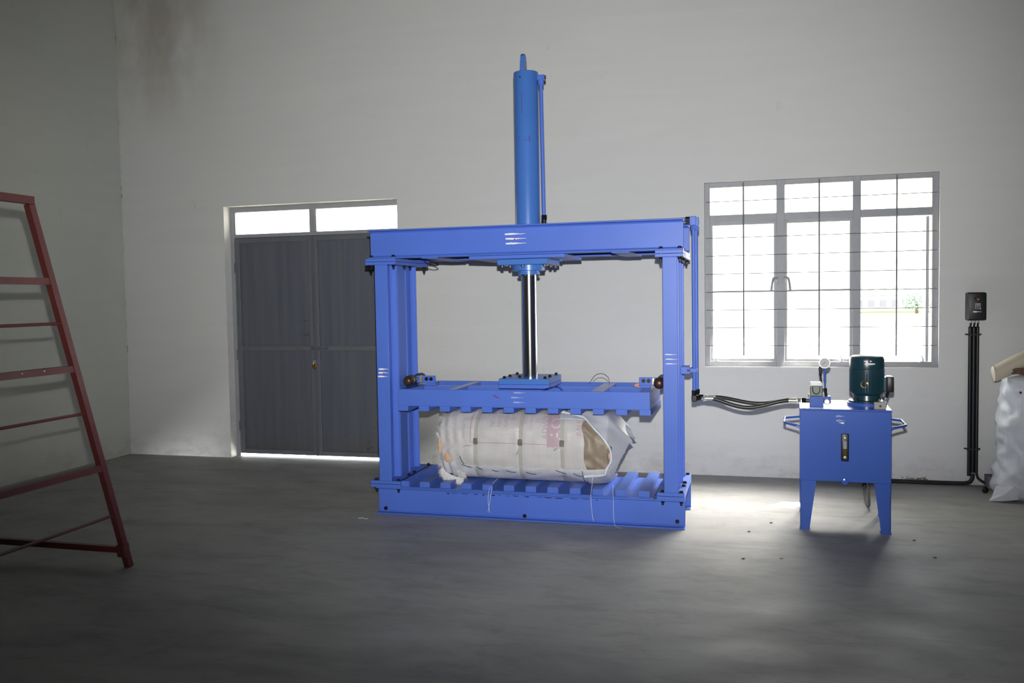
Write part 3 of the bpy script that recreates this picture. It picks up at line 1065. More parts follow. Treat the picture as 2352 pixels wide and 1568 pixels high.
def r_edge(th):
    return -1.085 - 0.015 * math.sin(th * 2.0) + 0.006 * math.sin(th * 9)


bm = shell(-2.12, -1.09, 90, SEAM - 0.02, PI + 0.4, 64, 0.0, None, lambda th: -2.125 + 0.012 * math.sin(th * 13) + 0.01 * math.sin(th * 29), r_edge)
obj('upper_wrap', bm, 'sack_wrap', bale, None, 70)


def low_off(x, th):
    return 0.006 + 0.008 * abs(math.sin(x * 17 + 1)) * max(0, 1 - abs(th - SEAM) / 0.25)


bm = shell(-2.04, -0.93, 90, -PI * 0.95, SEAM + 0.06, 44, low_off, None, None, None)
obj('lower_wrap', bm, 'sack_low', bale, None, 70)


# loose mouth of the sack folded round the torn end
def hole_keep(x, th):
    z = bsurf(x, th, 0.0, 0)[2]
    # torn opening: D-shape between x=-1.10 and the slanting rim
    if not (-0.9 < th < 0.75):
        return True
    zc = (z - 0.335) / (0.69 - 0.335)
    if zc < 0 or zc > 1:
        return True
    rim = -0.905 - 0.19 * max(0, zc - 0.42) ** 1.5 / (0.58 ** 1.5) * 1.0 - 0.05 * max(0, 0.25 - zc) / 0.25
    return x > rim or x < -1.5


def flap_r(th):
    z = BZC + BB * math.sin(th) if abs(th) < PI / 2 else BZC + BB * math.sin(th)
    t = max(0.0, 1 - abs(z - 0.585) / 0.30)
    return -0.895 + 0.118 * t + 0.003 * math.sin(th * 37)


def flap_off(x, th):
    o = 0.012 + 0.006 * math.sin(th * 8 + x * 20)
    if x > -0.93:
        o += 0.0 - (x + 0.93) * 0.9
    return o


def flap_l(th):
    if th > 0.55:
        return -1.26
    return -1.07 - 0.19 * max(0, min(1, (th - 0.1) / 0.45))


bm = shell(-1.26, -0.8, 60, -PI * 0.5, PI * 0.95, 90, flap_off, hole_keep, flap_l, flap_r, 0.016)
fl = obj('sack_mouth', bm, 'sack_sheer', bale, 'bright white loose sack mouth', 70)
md = fl.modifiers.new('cloth', 'SOLIDIFY')
md.thickness = 0.004
# rolled rim of the torn opening
rim_pts = []
for zc in [0.0, 0.06, 0.14, 0.25, 0.42, 0.55, 0.68, 0.8, 0.9, 1.0]:
    z = 0.335 + zc * 0.355
    xr_ = -0.905 - 0.19 * max(0, zc - 0.42) ** 1.5 / (0.58 ** 1.5) - 0.05 * max(0, 0.25 - zc) / 0.25
    lo, hi = -PI / 2 + 0.01, PI / 2 - 0.01
    for _ in range(40):
        mid = (lo + hi) / 2
        if bsurf(xr_, mid, 0.0, 0)[2] < z:
            lo = mid
        else:
            hi = mid
    rim_pts.append(bsurf(xr_, lo, 0.018, 0.016))
rim_pts = [bsurf(-1.09, -0.66, 0.014)] + rim_pts + [bsurf(-1.2, 1.0, 0.018), bsurf(-1.275, 1.12, 0.018)]
obj('rolled_rim', tube(B(), smooth_path(rim_pts, 6), lambda t: 0.009 + 0.002 * math.sin(t * 40), 8), 'sack_white', bale, None, 80)
# peach cotton lump in the torn end and at the left end
for (x, th, sx, sz) in ((-0.93, 0.10, 0.013, 0.03), (-0.915, -0.08, 0.010, 0.022), (-2.055, -0.22, 0.028, 0.035), (-2.115, 0.0, 0.012, 0.06)):
    bm = B()
    bmesh.ops.create_icosphere(bm, subdivisions=3, radius=1.0)
    c = bsurf(x, th, 0.004)
    for v in bm.verts:
        v.co = c + Vector((v.co.x * sx, v.co.y * 0.012, v.co.z * sz)) * (1 + 0.25 * noise.noise(v.co * 2.5))
    obj('cotton_tuft', bm, 'peach', bale, 'peach coloured cotton poking out')

# straps, seals, strap tails
for k, sx in enumerate(STRAPS):
    bm = B()
    prev = None
    for j in range(97):
        th = 2 * PI * j / 96
        wob = 0.004 * math.sin(th * 2 + k)
        p = [bm.verts.new(bsurf(sx + wob + d, th, off)) for d, off in ((-0.0125, 0.009), (0.0125, 0.009), (0.0125, 0.005), (-0.0125, 0.005))]
        if prev:
            for a in range(4):
                bm.faces.new((prev[a], prev[(a + 1) % 4], p[(a + 1) % 4], p[a]))
        prev = p
    st = obj('strap', bm, 'strap', bale, None, 60)
    c = bsurf(sx + 0.002, 0.09, 0.011)
    bm = B()
    box(bm, c.x - 0.014, c.x + 0.014, c.y - 0.006, c.y + 0.004, c.z - 0.022, c.z + 0.022, 0.003)
    box(bm, c.x - 0.016, c.x - 0.010, c.y - 0.009, c.y, c.z - 0.018, c.z + 0.018, 0.002)
    box(bm, c.x + 0.004, c.x + 0.012, c.y - 0.010, c.y, c.z - 0.012, c.z + 0.006, 0.003)
    obj('strap_seal', bm, 'clip', st, 'shiny crimped metal seal')
    tails = ([(0, 0, -0.025), (-0.03, -0.015, -0.028), (-0.06, -0.012, -0.03), (-0.09, -0.006, -0.042)],
             [(0, 0, -0.02), (-0.004, -0.012, -0.04), (-0.012, -0.012, -0.06), (-0.026, -0.01, -0.085)],
             [(0, 0, -0.02), (-0.02, -0.014, -0.028), (-0.04, -0.014, -0.036), (-0.055, -0.008, -0.048)])[k]
    wd = (0.0035, 0.009, 0.008)[k]
    bm = B()
    P_ = smooth_path([c + Vector(t) for t in tails], 5)
    prev = None
    for i, p in enumerate(P_):
        d = (P_[min(i + 1, len(P_) - 1)] - P_[max(i - 1, 0)]).normalized()
        n_ = d.cross(Vector((0, 1, 0))).normalized() * wd * 0.8
        q = [bm.verts.new(p + n_), bm.verts.new(p - n_), bm.verts.new(p - n_ + Vector((0, 0.002, 0))), bm.verts.new(p + n_ + Vector((0, 0.002, 0)))]
        if prev:
            for a in range(4):
                bm.faces.new((prev[a], prev[(a + 1) % 4], q[(a + 1) % 4], q[a]))
        else:
            bm.faces.new(q)
        prev = q
    bm.faces.new(prev[::-1])
    obj('strap_tail', bm, 'strap', st)

# teal twine stitches along the seam
bm = B()
for (xa, ta, xb, tb) in ((-1.955, -0.14, -1.93, -0.36), (-1.95, -0.37, -1.88, -0.46), (-1.845, -0.43, -1.80, -0.50), (-1.735, -0.53, -1.69, -0.58), (-1.63, -0.52, -1.56, -0.57),
                         (-1.49, -0.55, -1.42, -0.62), (-1.28, -0.43, -1.21, -0.55), (-1.16, -0.52, -1.10, -0.64), (-1.098, -0.44, -1.092, -0.95)):
    pts = []
    for k in range(6):
        u = k / 5
        pts.append(bsurf(xa + (xb - xa) * u, ta + (tb - ta) * u, 0.017 + 0.004 * math.sin(PI * u)))
    tube(bm, pts, 0.0028, 6)
obj('twine_stitch', bm, 'teal', bale, 'teal twine stitches')
# puckered fold where the wraps meet
bm = B()
pts = []
for k in range(70):
    x = -1.95 + k / 69 * 0.84
    pts.append(bsurf(x, SEAM + 0.04 + 0.09 * noise.noise(Vector((x * 9, 3, 1))) + 0.03 * noise.noise(Vector((x * 31, 5, 1))), 0.010))
tube(bm, pts, lambda t: 0.003 + 0.005 * max(0, noise.noise(Vector((t * 23, 1, 2)))), 8)
obj('seam_fold', bm, 'sack_wrap', bale, None, 80)

# frayed threads at the left end: uncountable, one part
bm = B()
rf = random.Random(11)


def hair(p, d, L, r=0.0011):
    q = [p]
    for k in range(3):
        d = (d + Vector((rf.uniform(-.35, .35), rf.uniform(-.2, .2), rf.uniform(-.45, .25)))).normalized()
        q.append(q[-1] + d * L / 3)
    prev = None
    for i, c in enumerate(q):
        w = r * (1 - i / 4.5)
        t = [bm.verts.new(c + Vector(o) * w) for o in ((1, -.5, 0), (-1, -.5, 0.2), (0, 0.8, -.3))]
        if prev:
            for a in range(3):
                bm.faces.new((prev[a], prev[(a + 1) % 3], t[(a + 1) % 3], t[a]))
        prev = t


for k in range(420):
    th = rf.uniform(-0.95, 1.15)
    p = bsurf(-2.115 + rf.uniform(-0.012, 0.02), th, 0.004)
    hair(p, Vector((-0.9, -0.35, 0.25 * math.sin(th))), rf.uniform(0.015, 0.045))
for k in range(520):
    x = rf.uniform(-2.12, -1.985)
    u = (x + 2.12) / 0.135
    th = -0.75 - 0.45 * u + rf.uniform(-0.08, 0.08)
    hair(bsurf(x, th, 0.012), Vector((rf.uniform(-.6, .3), -0.55, -0.9)), rf.uniform(0.03, 0.065), 0.0013)
for k in range(160):
    x = rf.uniform(-2.0, -1.94)
    hair(bsurf(x, rf.uniform(-0.95, -0.6), 0.012), Vector((0.5, -0.55, -0.4)), rf.uniform(0.02, 0.035))
o = obj('frayed_fringe', bm, 'fringe', bale, 'frayed white sack threads', 0)
o['kind'] = 'stuff'
# frayed apron hanging over the left front
bm = shell(-2.12, -1.97, 14, -1.02, -0.30, 14, lambda x, th: 0.010 + 0.004 * math.sin(x * 120), lambda x, th: th > -0.72 - 0.42 * (x + 2.12) / 0.15)
obj('frayed_apron', bm, 'sack_low', bale, None, 80)
# loose corner of sheet sticking out behind the left end
bm = B()
pts = [(-2.13, 0.70), (-2.155, 0.64), (-2.20, 0.545), (-2.17, 0.46), (-2.155, 0.36), (-2.15, 0.27), (-2.10, 0.25), (-2.09, 0.5), (-2.095, 0.69)]
A_ = [bm.verts.new((x, -1.62 + 0.25 * (z - 0.25) + 0.02 * math.sin(z * 30), z)) for x, z in pts]
Bk = [bm.verts.new((x + 0.004, -1.612 + 0.25 * (z - 0.25) + 0.02 * math.sin(z * 30), z)) for x, z in pts]
bm.faces.new(A_)
bm.faces.new(Bk[::-1])
for i in range(len(pts)):
    j = (i + 1) % len(pts)
    bm.faces.new((A_[i], Bk[i], Bk[j], A_[j]))
obj('sheet_corner', bm, 'sack_white', bale)
# loose white threads hanging over the base beam
for pts in ([(-1.725, -1.60, 0.25), (-1.73, -1.74, 0.235), (-1.735, -1.80, 0.20), (-1.74, -1.803, 0.13), (-1.73, -1.805, 0.05)],
            [(-1.72, -1.60, 0.25), (-1.722, -1.75, 0.238), (-1.718, -1.80, 0.19), (-1.73, -1.803, 0.12), (-1.742, -1.803, 0.06)],
            [(-1.03, -1.69, 0.33), (-1.03, -1.765, 0.245), (-1.03, -1.80, 0.19), (-1.022, -1.804, 0.08), (-1.012, -1.808, 0.03)],
            [(-0.90, -1.66, 0.245), (-0.885, -1.79, 0.238), (-0.88, -1.801, 0.18), (-0.878, -1.804, 0.06), (-0.865, -1.815, 0.006), (-0.82, -1.84, 0.003)]):
    obj('loose_thread', tube(B(), smooth_path(pts, 5), 0.0013, 5), 'thread', bale)

# printing on the sack, upside-down and sideways as it lies: mapped onto the wrap surface
ARC = []
_s, _p = 0.0, None
for j in range(401):
    th = -PI / 2 + PI * j / 400
    c, s = math.cos(th), math.sin(th)
    q = Vector((-BA * abs(c) ** (2 / BN), BB * math.copysign(abs(s) ** (2 / BN), s)))
    if _p is not None:
        _s += (q - _p).length
    _p = q
    ARC.append((_s, th))
_S0 = ARC[200][0]


def th_at(s):
    s += _S0
    for (a, ta), (b, tb) in zip(ARC, ARC[1:]):
        if a <= s <= b:
            return ta + (tb - ta) * (s - a) / max(1e-9, b - a)
    return PI / 2


DEPS = None


def flat_text(txt, size):
    cu = bpy.data.curves.new('t', 'FONT')
    cu.body = txt
    cu.size = size
    cu.resolution_u = 3
    ob = bpy.data.objects.new('t', cu)
    COL.objects.link(ob)
    dg = bpy.context.evaluated_depsgraph_get()
    me = bpy.data.meshes.new_from_object(ob.evaluated_get(dg))
    bpy.data.objects.remove(ob)
    bm = B()
    bm.from_mesh(me)
    bpy.data.meshes.remove(me)
    return bm


def wrap(bm, x, s0, width=1.0):
    for v in bm.verts:
        gx, gy = v.co.x * width, v.co.y
        v.co = bsurf(x - gy, th_at(s0 + gx), 0.0022)
    return bm


def quadstrip(bm, x0, x1, s0, s1, n=14, m=3):
    g = [[bm.verts.new((s0 + (s1 - s0) * i / n, -(x0 + (x1 - x0) * j / m), 0)) for j in range(m + 1)] for i in range(n + 1)]
    for i in range(n):
        for j in range(m):
            bm.faces.new((g[i][j], g[i + 1][j], g[i + 1][j + 1], g[i][j + 1]))
    return bm


# (text, x of the baseline at the front, start height along the wrap, letter size)
for txt, x, s, sz in (('HANDLE', -1.925, 0.06, 0.026), ('NO.OF', -1.715, 0.145, 0.042), ('NETT', -1.665, 0.145, 0.042), ('GROSS', -1.62, 0.145, 0.042), ('EXTD', -1.565, 0.195, 0.036),
                      ('CUTICO', -1.52, 0.13, 0.036), ('100%', -1.485, 0.17, 0.036), ('COLOUR', -1.447, 0.13, 0.022), ('52', -1.46 + 0.06, 0.18, 0.038),
                      ('CO', -1.37, 0.18, 0.034), ('ADWAITH', -1.332, 0.065, 0.060), ('BALE', -1.105, 0.095, 0.052)):
    obj('sack_print', wrap(flat_text(txt, sz), x, s), 'ink', bale, 'faded pink print', 0)
bm = B()
quadstrip(bm, -1.888, -1.880, 0.035, 0.36, 26, 1)
quadstrip(bm, -1.885, -1.345, 0.03, 0.036, 3, 60)
quadstrip(bm, -1.598, -1.595, 0.19, 0.36, 14, 1)
quadstrip(bm, -1.555, -1.552, 0.115, 0.36, 18, 1)
quadstrip(bm, -1.516, -1.513, 0.115, 0.36, 18, 1)
quadstrip(bm, -1.555, -1.514, 0.115, 0.118, 1, 6)
obj('sack_print', wrap(bm, 0.0, 0.0), 'ink', bale, 'faded pink printed border', 0)
bm = B()
quadstrip(bm, -1.340, -1.233, 0.015, 0.36, 40, 8)
obj('sack_print', wrap(bm, 0.0, 0.0), 'ink', bale, 'faded pink printed block', 0)
bm = flat_text('AOTT', 0.105)
for v in bm.verts:
    v.co = bsurf(-1.243 - v.co.y, th_at(0.062 + v.co.x * 1.05), 0.0034)
obj('sack_print', bm, 'sack_wrap', bale, 'unprinted letters left in the pink block', 0)

# odds and ends on the platen
bm = B()
for k in range(7):
    a = 2 * PI * k / 7
    bmesh.ops.create_icosphere(bm, subdivisions=2, radius=0.014, matrix=Matrix.Translation((-0.755 + 0.013 * math.cos(a), -1.47 + 0.013 * math.sin(a), 0.895 + 0.007 * (k % 3))) @ Matrix.Scale(0.6, 4, (0, 0, 1)))
top('flower_offering', bm, 'pink', 'little pink and white flower lying on the platen rib near right roller', 'flower')
top('wire_offcut', tube(B(), smooth_path([(-1.14, -1.20, 0.885), (-1.10, -1.19, 0.94), (-1.05, -1.19, 0.955), (-1.005, -1.19, 0.93), (-0.99, -1.20, 0.885)], 5), 0.0022, 6), 'plastic', 'thin black wire arched over the platen top right of the rod', 'wire')
top('wire_offcut', tube(B(), smooth_path([(-1.36, -1.76, 0.893), (-1.32, -1.745, 0.905), (-1.26, -1.74, 0.915), (-1.22, -1.75, 0.893)], 5), 0.002, 6), 'plastic', 'short black wire lying at the front corner of the rod plate', 'wire')
top('cable_loop', tube(B(), smooth_path([(-2.36, -1.30, 1.794), (-2.32, -1.34, 1.776), (-2.27, -1.36, 1.762), (-2.24, -1.33, 1.768), (-2.28, -1.30, 1.79), (-2.33, -1.28, 1.796)], 5), 0.004, 6), 'plastic', 'black cable loop dangling under the left end of the top beam', 'cable')

# ------------------------------------------------------------------ hydraulic power pack
pack = thing('hydraulic_power_pack', 'blue hydraulic power pack on four legs with dark green motor under window', 'pump', (0.565, -1.4, 0))
PX0, PX1, PY0, PY1, PZ0, PZ1 = 0.296, 0.836, -1.63, -1.13, 0.318, 0.770
obj('tank', box(B(), PX0, PX1, PY0, PY1, PZ0, PZ1, 0.003), 'tank_blue', pack)
obj('tank_lid', box(B(), PX0 - 0.003, PX1 + 0.003, PY0 - 0.003, PY1 + 0.003, PZ1 + 0.0005, PZ1 + 0.0095, 0.0015), 'tank_blue', pack)
for sx in (0, 1):
    for sy in (0, 1):
        xa = PX0 + 0.001 if sx == 0 else PX1 - 0.001
        d = 1 if sx == 0 else -1
        ya = PY0 + 0.001 if sy == 0 else PY1 - 0.001
        e = 1 if sy == 0 else -1
        bm = B()
        if sy == 1:
            prism(bm, [(xa, 0.0), (xa + d * 0.03, 0.0), (xa + d * 0.045, PZ0), (xa, PZ0)], 'y', ya, ya + e * 0.006)
            prism(bm, [(ya, 0.0), (ya + e * 0.03, 0.0), (ya + e * 0.045, PZ0), (ya, PZ0)], 'x', xa, xa + d * 0.006)
            box(bm, min(xa, xa + d * 0.034), max(xa, xa + d * 0.034), min(ya, ya + e * 0.034), max(ya, ya + e * 0.034), 0.0, 0.005)
            obj('leg', bm, 'tank_blue', pack)
            continue
        prism(bm, [(xa, 0.0), (xa + d * 0.056, 0.0), (xa + d * 0.098, PZ0), (xa, PZ0)], 'y', ya, ya + e * 0.006)
        prism(bm, [(ya, 0.0), (ya + e * 0.056, 0.0), (ya + e * 0.098, PZ0), (ya, PZ0)], 'x', xa, xa + d * 0.006)
        box(bm, min(xa - d * 0.004, xa + d * 0.06), max(xa - d * 0.004, xa + d * 0.06), min(ya - e * 0.004, ya + e * 0.06), max(ya - e * 0.004, ya + e * 0.06), 0.0, 0.006)
        obj('leg', bm, 'tank_blue', pack)
for xs, d in ((PX0, -1), (PX1, 1)):
    bm = B()
    z = 0.668
    tube(bm, [(xs, -1.575, z - 0.018), (xs + d * 0.018, -1.575, z - 0.008), (xs + d * 0.092, -1.50, z), (xs + d * 0.096, -1.49, z), (xs + d * 0.096, -1.30, z + 0.004), (xs + d * 0.09, -1.285, z + 0.004), (xs, -1.24, z + 0.008)], 0.0085, 10)
    obj('carry_handle', bm, 'tank_blue', pack)
lg = obj('level_gauge', box(B(), 0.541, 0.588, PY0 - 0.018, PY0, 0.452, 0.628, 0.007, 2), 'plastic', pack, 'black oil level gauge')
for zz in (0.600, 0.478):
    obj('gauge_screw', lathe(B(), [(0.0, 0.004), (0.008, 0.003), (0.0115, 0.0)], (0.5645, PY0 - 0.018, zz), (0, -1, 0), 16), 'steel', lg)
obj('sight_glass', box(B(), 0.554, 0.575, PY0 - 0.0205, PY0 - 0.017, 0.532, 0.580, 0.001), 'sight', lg)
obj('oil_window', box(B(), 0.554, 0.575, PY0 - 0.0205, PY0 - 0.017, 0.494, 0.530, 0.001), 'oil', lg)
obj('drain_plug', lathe(B(), [(0.0, 0.016), (0.009, 0.016), (0.010, 0.013), (0.019, 0.011), (0.020, 0.0)], (0.564, PY0, 0.322), (0, -1, 0), 20), 'tank_blue', pack)
blessing(pack, 0.545, 0.722, PY0, 0.055, 0.028, 0.012, 31, False, 2, 'faint')
bm = B()
stroke(bm, 0.527, 0.560, 0.694, 0.011, PY0, 44, -1)
obj('paint_mark', bm, 'white_paint', pack, 'white finger paint stroke')

MX, MY, LT = 0.712, -1.36, PZ1 + 0.0095
obj('motor_base', lathe(B(), [(0.0, 0), (0.122, 0), (0.122, 0.018), (0.118, 0.021), (0.0, 0.021)], (MX, MY, LT), (0, 0, 1), 48), 'tank_blue', pack)
mot = obj('motor', lathe(B(), [(0.0, 0), (0.112, 0.0), (0.112, 0.010), (0.088, 0.014), (0.084, 0.045), (0.096, 0.058), (0.0985, 0.062), (0.0985, 0.215), (0.0, 0.215)], (MX, MY, LT + 0.021), (0, 0, 1), 56), 'motor', pack, 'dark green electric motor')
bm = B()
for k in range(44):
    a = 2 * PI * k / 44
    c, s = math.cos(a), math.sin(a)
    u, w_ = Vector((c, s, 0)), Vector((-s, c, 0)) * 0.0022
    z0, z1 = LT + 0.088, LT + 0.236
    vs = []
    for r in (0.097, 0.107):
        for sgn in (-1, 1):
            for z in (z0, z1):
                vs.append(bm.verts.new(Vector((MX, MY, z)) + u * r + w_ * sgn))
    for q in ((4, 6, 7, 5), (0, 4, 5, 1), (2, 3, 7, 6), (0, 2, 6, 4), (1, 5, 7, 3)):
        bm.faces.new([vs[i] for i in q])
obj('cooling_fins', bm, 'motor', mot, None, 0)
obj('fan_cover', lathe(B(), [(0.0, 0), (0.106, 0), (0.1065, 0.004), (0.1065, 0.058), (0.099, 0.078), (0.085, 0.086), (0.0, 0.088)], (MX, MY, LT + 0.238), (0, 0, 1), 56), 'motor', mot)
bm = B()
for k, (aa, zz, ln, tt) in enumerate(((0.1, 0.292, 0.045, 0.010), (0.14, 0.274, 0.06, 0.012))):
    n = 10
    up = []
    lo = []
    for i in range(n):
        u = i / (n - 1)
        ang = -0.35 + aa + u * ln / 0.107 * 1.1
        h = tt * (0.4 + 0.6 * math.sin(PI * u))
        for L_, sg in ((up, 1), (lo, -1)):
            L_.append(bm.verts.new((MX + 0.1075 * math.sin(ang), MY - 0.1075 * math.cos(ang), LT + zz + sg * h / 2)))
    for i in range(n - 1):
        bm.faces.new((up[i], up[i + 1], lo[i + 1], lo[i]))
pm = obj('paint_mark', bm, 'white_paint', mot, 'white finger paint strokes')
obj('red_dot', cyl(B(), (MX + 0.004, MY - 0.107, LT + 0.292), (MX + 0.004, MY - 0.109, LT + 0.292), 0.006, n=12), 'red_dot', mot, 'red powder dot')
obj('ring_bolt', tube(B(), [(MX - 0.022 + 0.022 * math.cos(a), MY - 0.112, LT + 0.145 + 0.022 * math.sin(a)) for a in [2 * PI * k / 24 for k in range(24)]], 0.0022, 6, True), 'brass', mot, 'thin brass ring')
obj('ring_screw', cyl(B(), (MX - 0.005, MY - 0.106, LT + 0.152), (MX - 0.005, MY - 0.116, LT + 0.152), 0.006, n=12), 'brass', mot)
bm = B()
box(bm, MX + 0.095, MX + 0.115, MY - 0.055, MY + 0.055, LT + 0.095, LT + 0.185, 0.003)
tb = obj('terminal_box', bm, 'motor', mot)
obj('terminal_cover', box(B(), MX + 0.115, MX + 0.158, MY - 0.06, MY + 0.06, LT + 0.09, LT + 0.19, 0.008, 2), 'plastic', tb, 'black terminal box cover')
obj('cable_gland', cyl(B(), (MX + 0.13, MY, LT + 0.092), (MX + 0.12, MY + 0.01, LT + 0.05), 0.010, n=10), 'plastic', tb)
for a in (0.9, 2.3, 4.0, 5.4):
    bolt(mot, 'bolt_cap', (MX + 0.099 * math.cos(a), MY + 0.099 * math.sin(a), LT + 0.031))
gb = obj('filler_block', box(B(), 0.738, 0.808, -1.59, -1.545, LT, LT + 0.045, 0.002), 'grey_block', pack, 'small grey metal block')
obj('plug', cyl(B(), (0.774, -1.59, LT + 0.02), (0.774, -1.595, LT + 0.02), 0.008, n=12), 'rust_end', gb)
obj('breather_pin', cyl(B(), (0.770, -1.567, LT + 0.045), (0.770, -1.567, LT + 0.062), 0.005, n=10), 'steel', gb)
# valve block
VX, VY = 0.398, -1.50
vb = obj('valve_block', box(B(), VX - 0.042, VX + 0.042, VY - 0.05, VY + 0.05, LT, LT + 0.070, 0.002), 'tank_blue', pack)
bm = B()
box(bm, VX - 0.038, VX + 0.036, VY - 0.045, VY + 0.045, LT + 0.070, LT + 0.135, 0.004)
vv = obj('directional_valve', bm, 'olive', pack, 'olive grey lever valve')
obj('valve_cap', box(B(), VX - 0.038, VX + 0.036, VY - 0.045, VY + 0.045, LT + 0.135, LT + 0.158, 0.006, 2), 'lit_cap_and_mark', vv, 'valve cap whitened to show window light')  # top of the olive valve, coloured white as if lit by the window
obj('valve_groove', tube(B(), smooth_path([(VX - 0.024, VY - 0.046, LT + 0.13), (VX - 0.022, VY - 0.046, LT + 0.10), (VX - 0.002, VY - 0.046, LT + 0.083), (VX + 0.018, VY - 0.046, LT + 0.10), (VX + 0.02, VY - 0.046, LT + 0.13)], 5), 0.003, 6), 'plastic', vv)
for dx in (-0.044, 0.043):
    obj('valve_bolt', cyl(B(), (VX + dx, VY - 0.04, LT + 0.064), (VX + dx, VY - 0.04, LT + 0.084), 0.008, n=10), 'steel', vv)
obj('lever', tube(B(), [(VX + 0.037, VY - 0.01, LT + 0.09), (VX + 0.030, VY - 0.015, LT + 0.17), (VX + 0.026, VY - 0.02, LT + 0.20)], 0.0035, 8), 'black_bolt', vv)
obj('lever_grip', lathe(B(), [(0.0, 0), (0.006, 0), (0.008, 0.006), (0.0095, 0.05), (0.006, 0.058), (0.0, 0.06)], (VX + 0.026, VY - 0.02, LT + 0.20), (-0.1, 0, 1), 14), 'plastic', vv, 'black lever grip')
GX = 0.448
ps = obj('pressure_gauge', lathe(B(), [(0.0, 0.0), (0.034, 0.0), (0.036, 0.003), (0.036, 0.022), (0.030, 0.026), (0.0, 0.026)], (GX, VY - 0.0, LT + 0.282), (0, 1, 0), 40), 'steel', pack, 'round steel pressure gauge')
obj('dial', cyl(B(), (GX, VY - 0.0015, LT + 0.282), (GX, VY - 0.0006, LT + 0.282), 0.031, n=36), 'dial', ps)
bm = B()
tube(bm, [(GX - 0.014, VY - 0.0025, LT + 0.272), (GX + 0.006, VY - 0.0025, LT + 0.288)], 0.0013, 6)
for k in range(11):
    a = math.radians(225 - 27 * k)
    tube(bm, [(GX + r * math.cos(a), VY - 0.002, LT + 0.282 + r * math.sin(a)) for r in (0.024, 0.028)], 0.0007, 4)
obj('needle', bm, 'plastic', ps)
bm = B()
cyl(bm, (GX, VY + 0.012, LT + 0.246), (GX, VY + 0.012, LT + 0.225), 0.006, n=10)
cyl(bm, (GX + 0.001, VY + 0.012, LT + 0.225), (GX + 0.002, VY + 0.012, LT + 0.19), 0.009, n=6)
cyl(bm, (GX + 0.002, VY + 0.012, LT + 0.19), (GX + 0.004, VY + 0.012, LT + 0.11), 0.0055, n=10)
obj('gauge_stem', bm, 'tank_blue', ps)
bm = B()
cyl(bm, (GX + 0.004, VY + 0.012, LT + 0.095), (GX + 0.004, VY + 0.012, LT + 0.118), 0.012, n=6)
cyl(bm, (GX + 0.006, VY + 0.012, LT + 0.10), (GX + 0.012, VY + 0.012, LT + 0.06), 0.009, n=10)
obj('needle_valve', bm, 'black_bolt', ps)
bm = B()
box(bm, VX + 0.042, VX + 0.088, VY - 0.02, VY + 0.03, LT + 0.022, LT + 0.068, 0.003)
obj('side_port', bm, 'tank_blue', vb)
obj('relief_knob', lathe(B(), [(0.012, -0.02), (0.016, 0.0), (0.019, 0.004), (0.019, 0.014), (0.015, 0.018), (0.0, 0.018)], (VX + 0.063, VY - 0.03, LT + 0.036), (0, -1, 0), 24), 'steel', vb, 'round metal relief valve knob')
for yy in (VY - 0.015, VY + 0.03):
    bm = B()
    cyl(bm, (VX - 0.064, yy, LT + 0.036), (VX - 0.042, yy, LT + 0.036), 0.012, n=10)
    cyl(bm, (VX - 0.090, yy, LT + 0.036), (VX - 0.064, yy, LT + 0.036), 0.014, n=6)
    obj('port_fitting', bm, 'black_bolt', vb)

pack.rotation_euler.z = -math.radians(2.4)      # it stands slightly askew to the wall
pack.location = Vector((0.565, -1.63, 0)) + Matrix.Rotation(-math.radians(2.4), 3, 'Z') @ (Vector((0.565, -1.4, 0)) - Vector((0.565, -1.63, 0)))

# two hoses between press and power pack
for k, ((xa, ya), yb, sag, lab) in enumerate(((pA, VY - 0.015, 0.052, 'front black hydraulic hose sagging lower between press and power pack'),
                                             (pB, VY + 0.03, 0.030, 'rear black hydraulic hose hanging higher behind the front hose'))):
    _q = Matrix.Rotation(-math.radians(2.4), 3, 'Z') @ Vector((VX - 0.092 - 0.565, yb + 1.63, 0)) + Vector((0.565, -1.63, 0))
    xb, yb = _q.x, _q.y
    xs0, za, zb = xa + 0.044, 0.822, LT + 0.036
    pts = []
    for i in range(25):
        u = i / 24
        z = za + (zb - za) * u - sag * math.sin(PI * u) ** 1.6 - 0.006 * math.sin(2 * PI * u) * (1 - 2 * k)
        pts.append((xs0 + 0.07 + (xb - 0.07 - xs0 - 0.07) * u, ya + (yb - ya) * u - 0.01 * math.sin(PI * u), z))
    h = thing('hydraulic_hose', lab, 'hose', (xs0, ya, za), 'hoses from press to power pack')
    obj('hose_tube', tube(B(), pts, 0.0135, 14), 'hose', h)
    for (p, q) in (((xs0 + 0.0, ya, za), pts[0]), ((xb, yb, zb), pts[-1])):
        bm = B()
        p, q = Vector(p), Vector(q)
        d = (q - p)
        cyl(bm, p + d * 0.05, p + d * 0.35, 0.011, n=6)
        cyl(bm, p + d * 0.3, p + d * 0.5, 0.008, n=10)
        cyl(bm, p + d * 0.45, p + d * 1.15, 0.0145, n=16)
        obj('hose_ferrule', bm, 'steel', h, 'shiny crimped hose end')

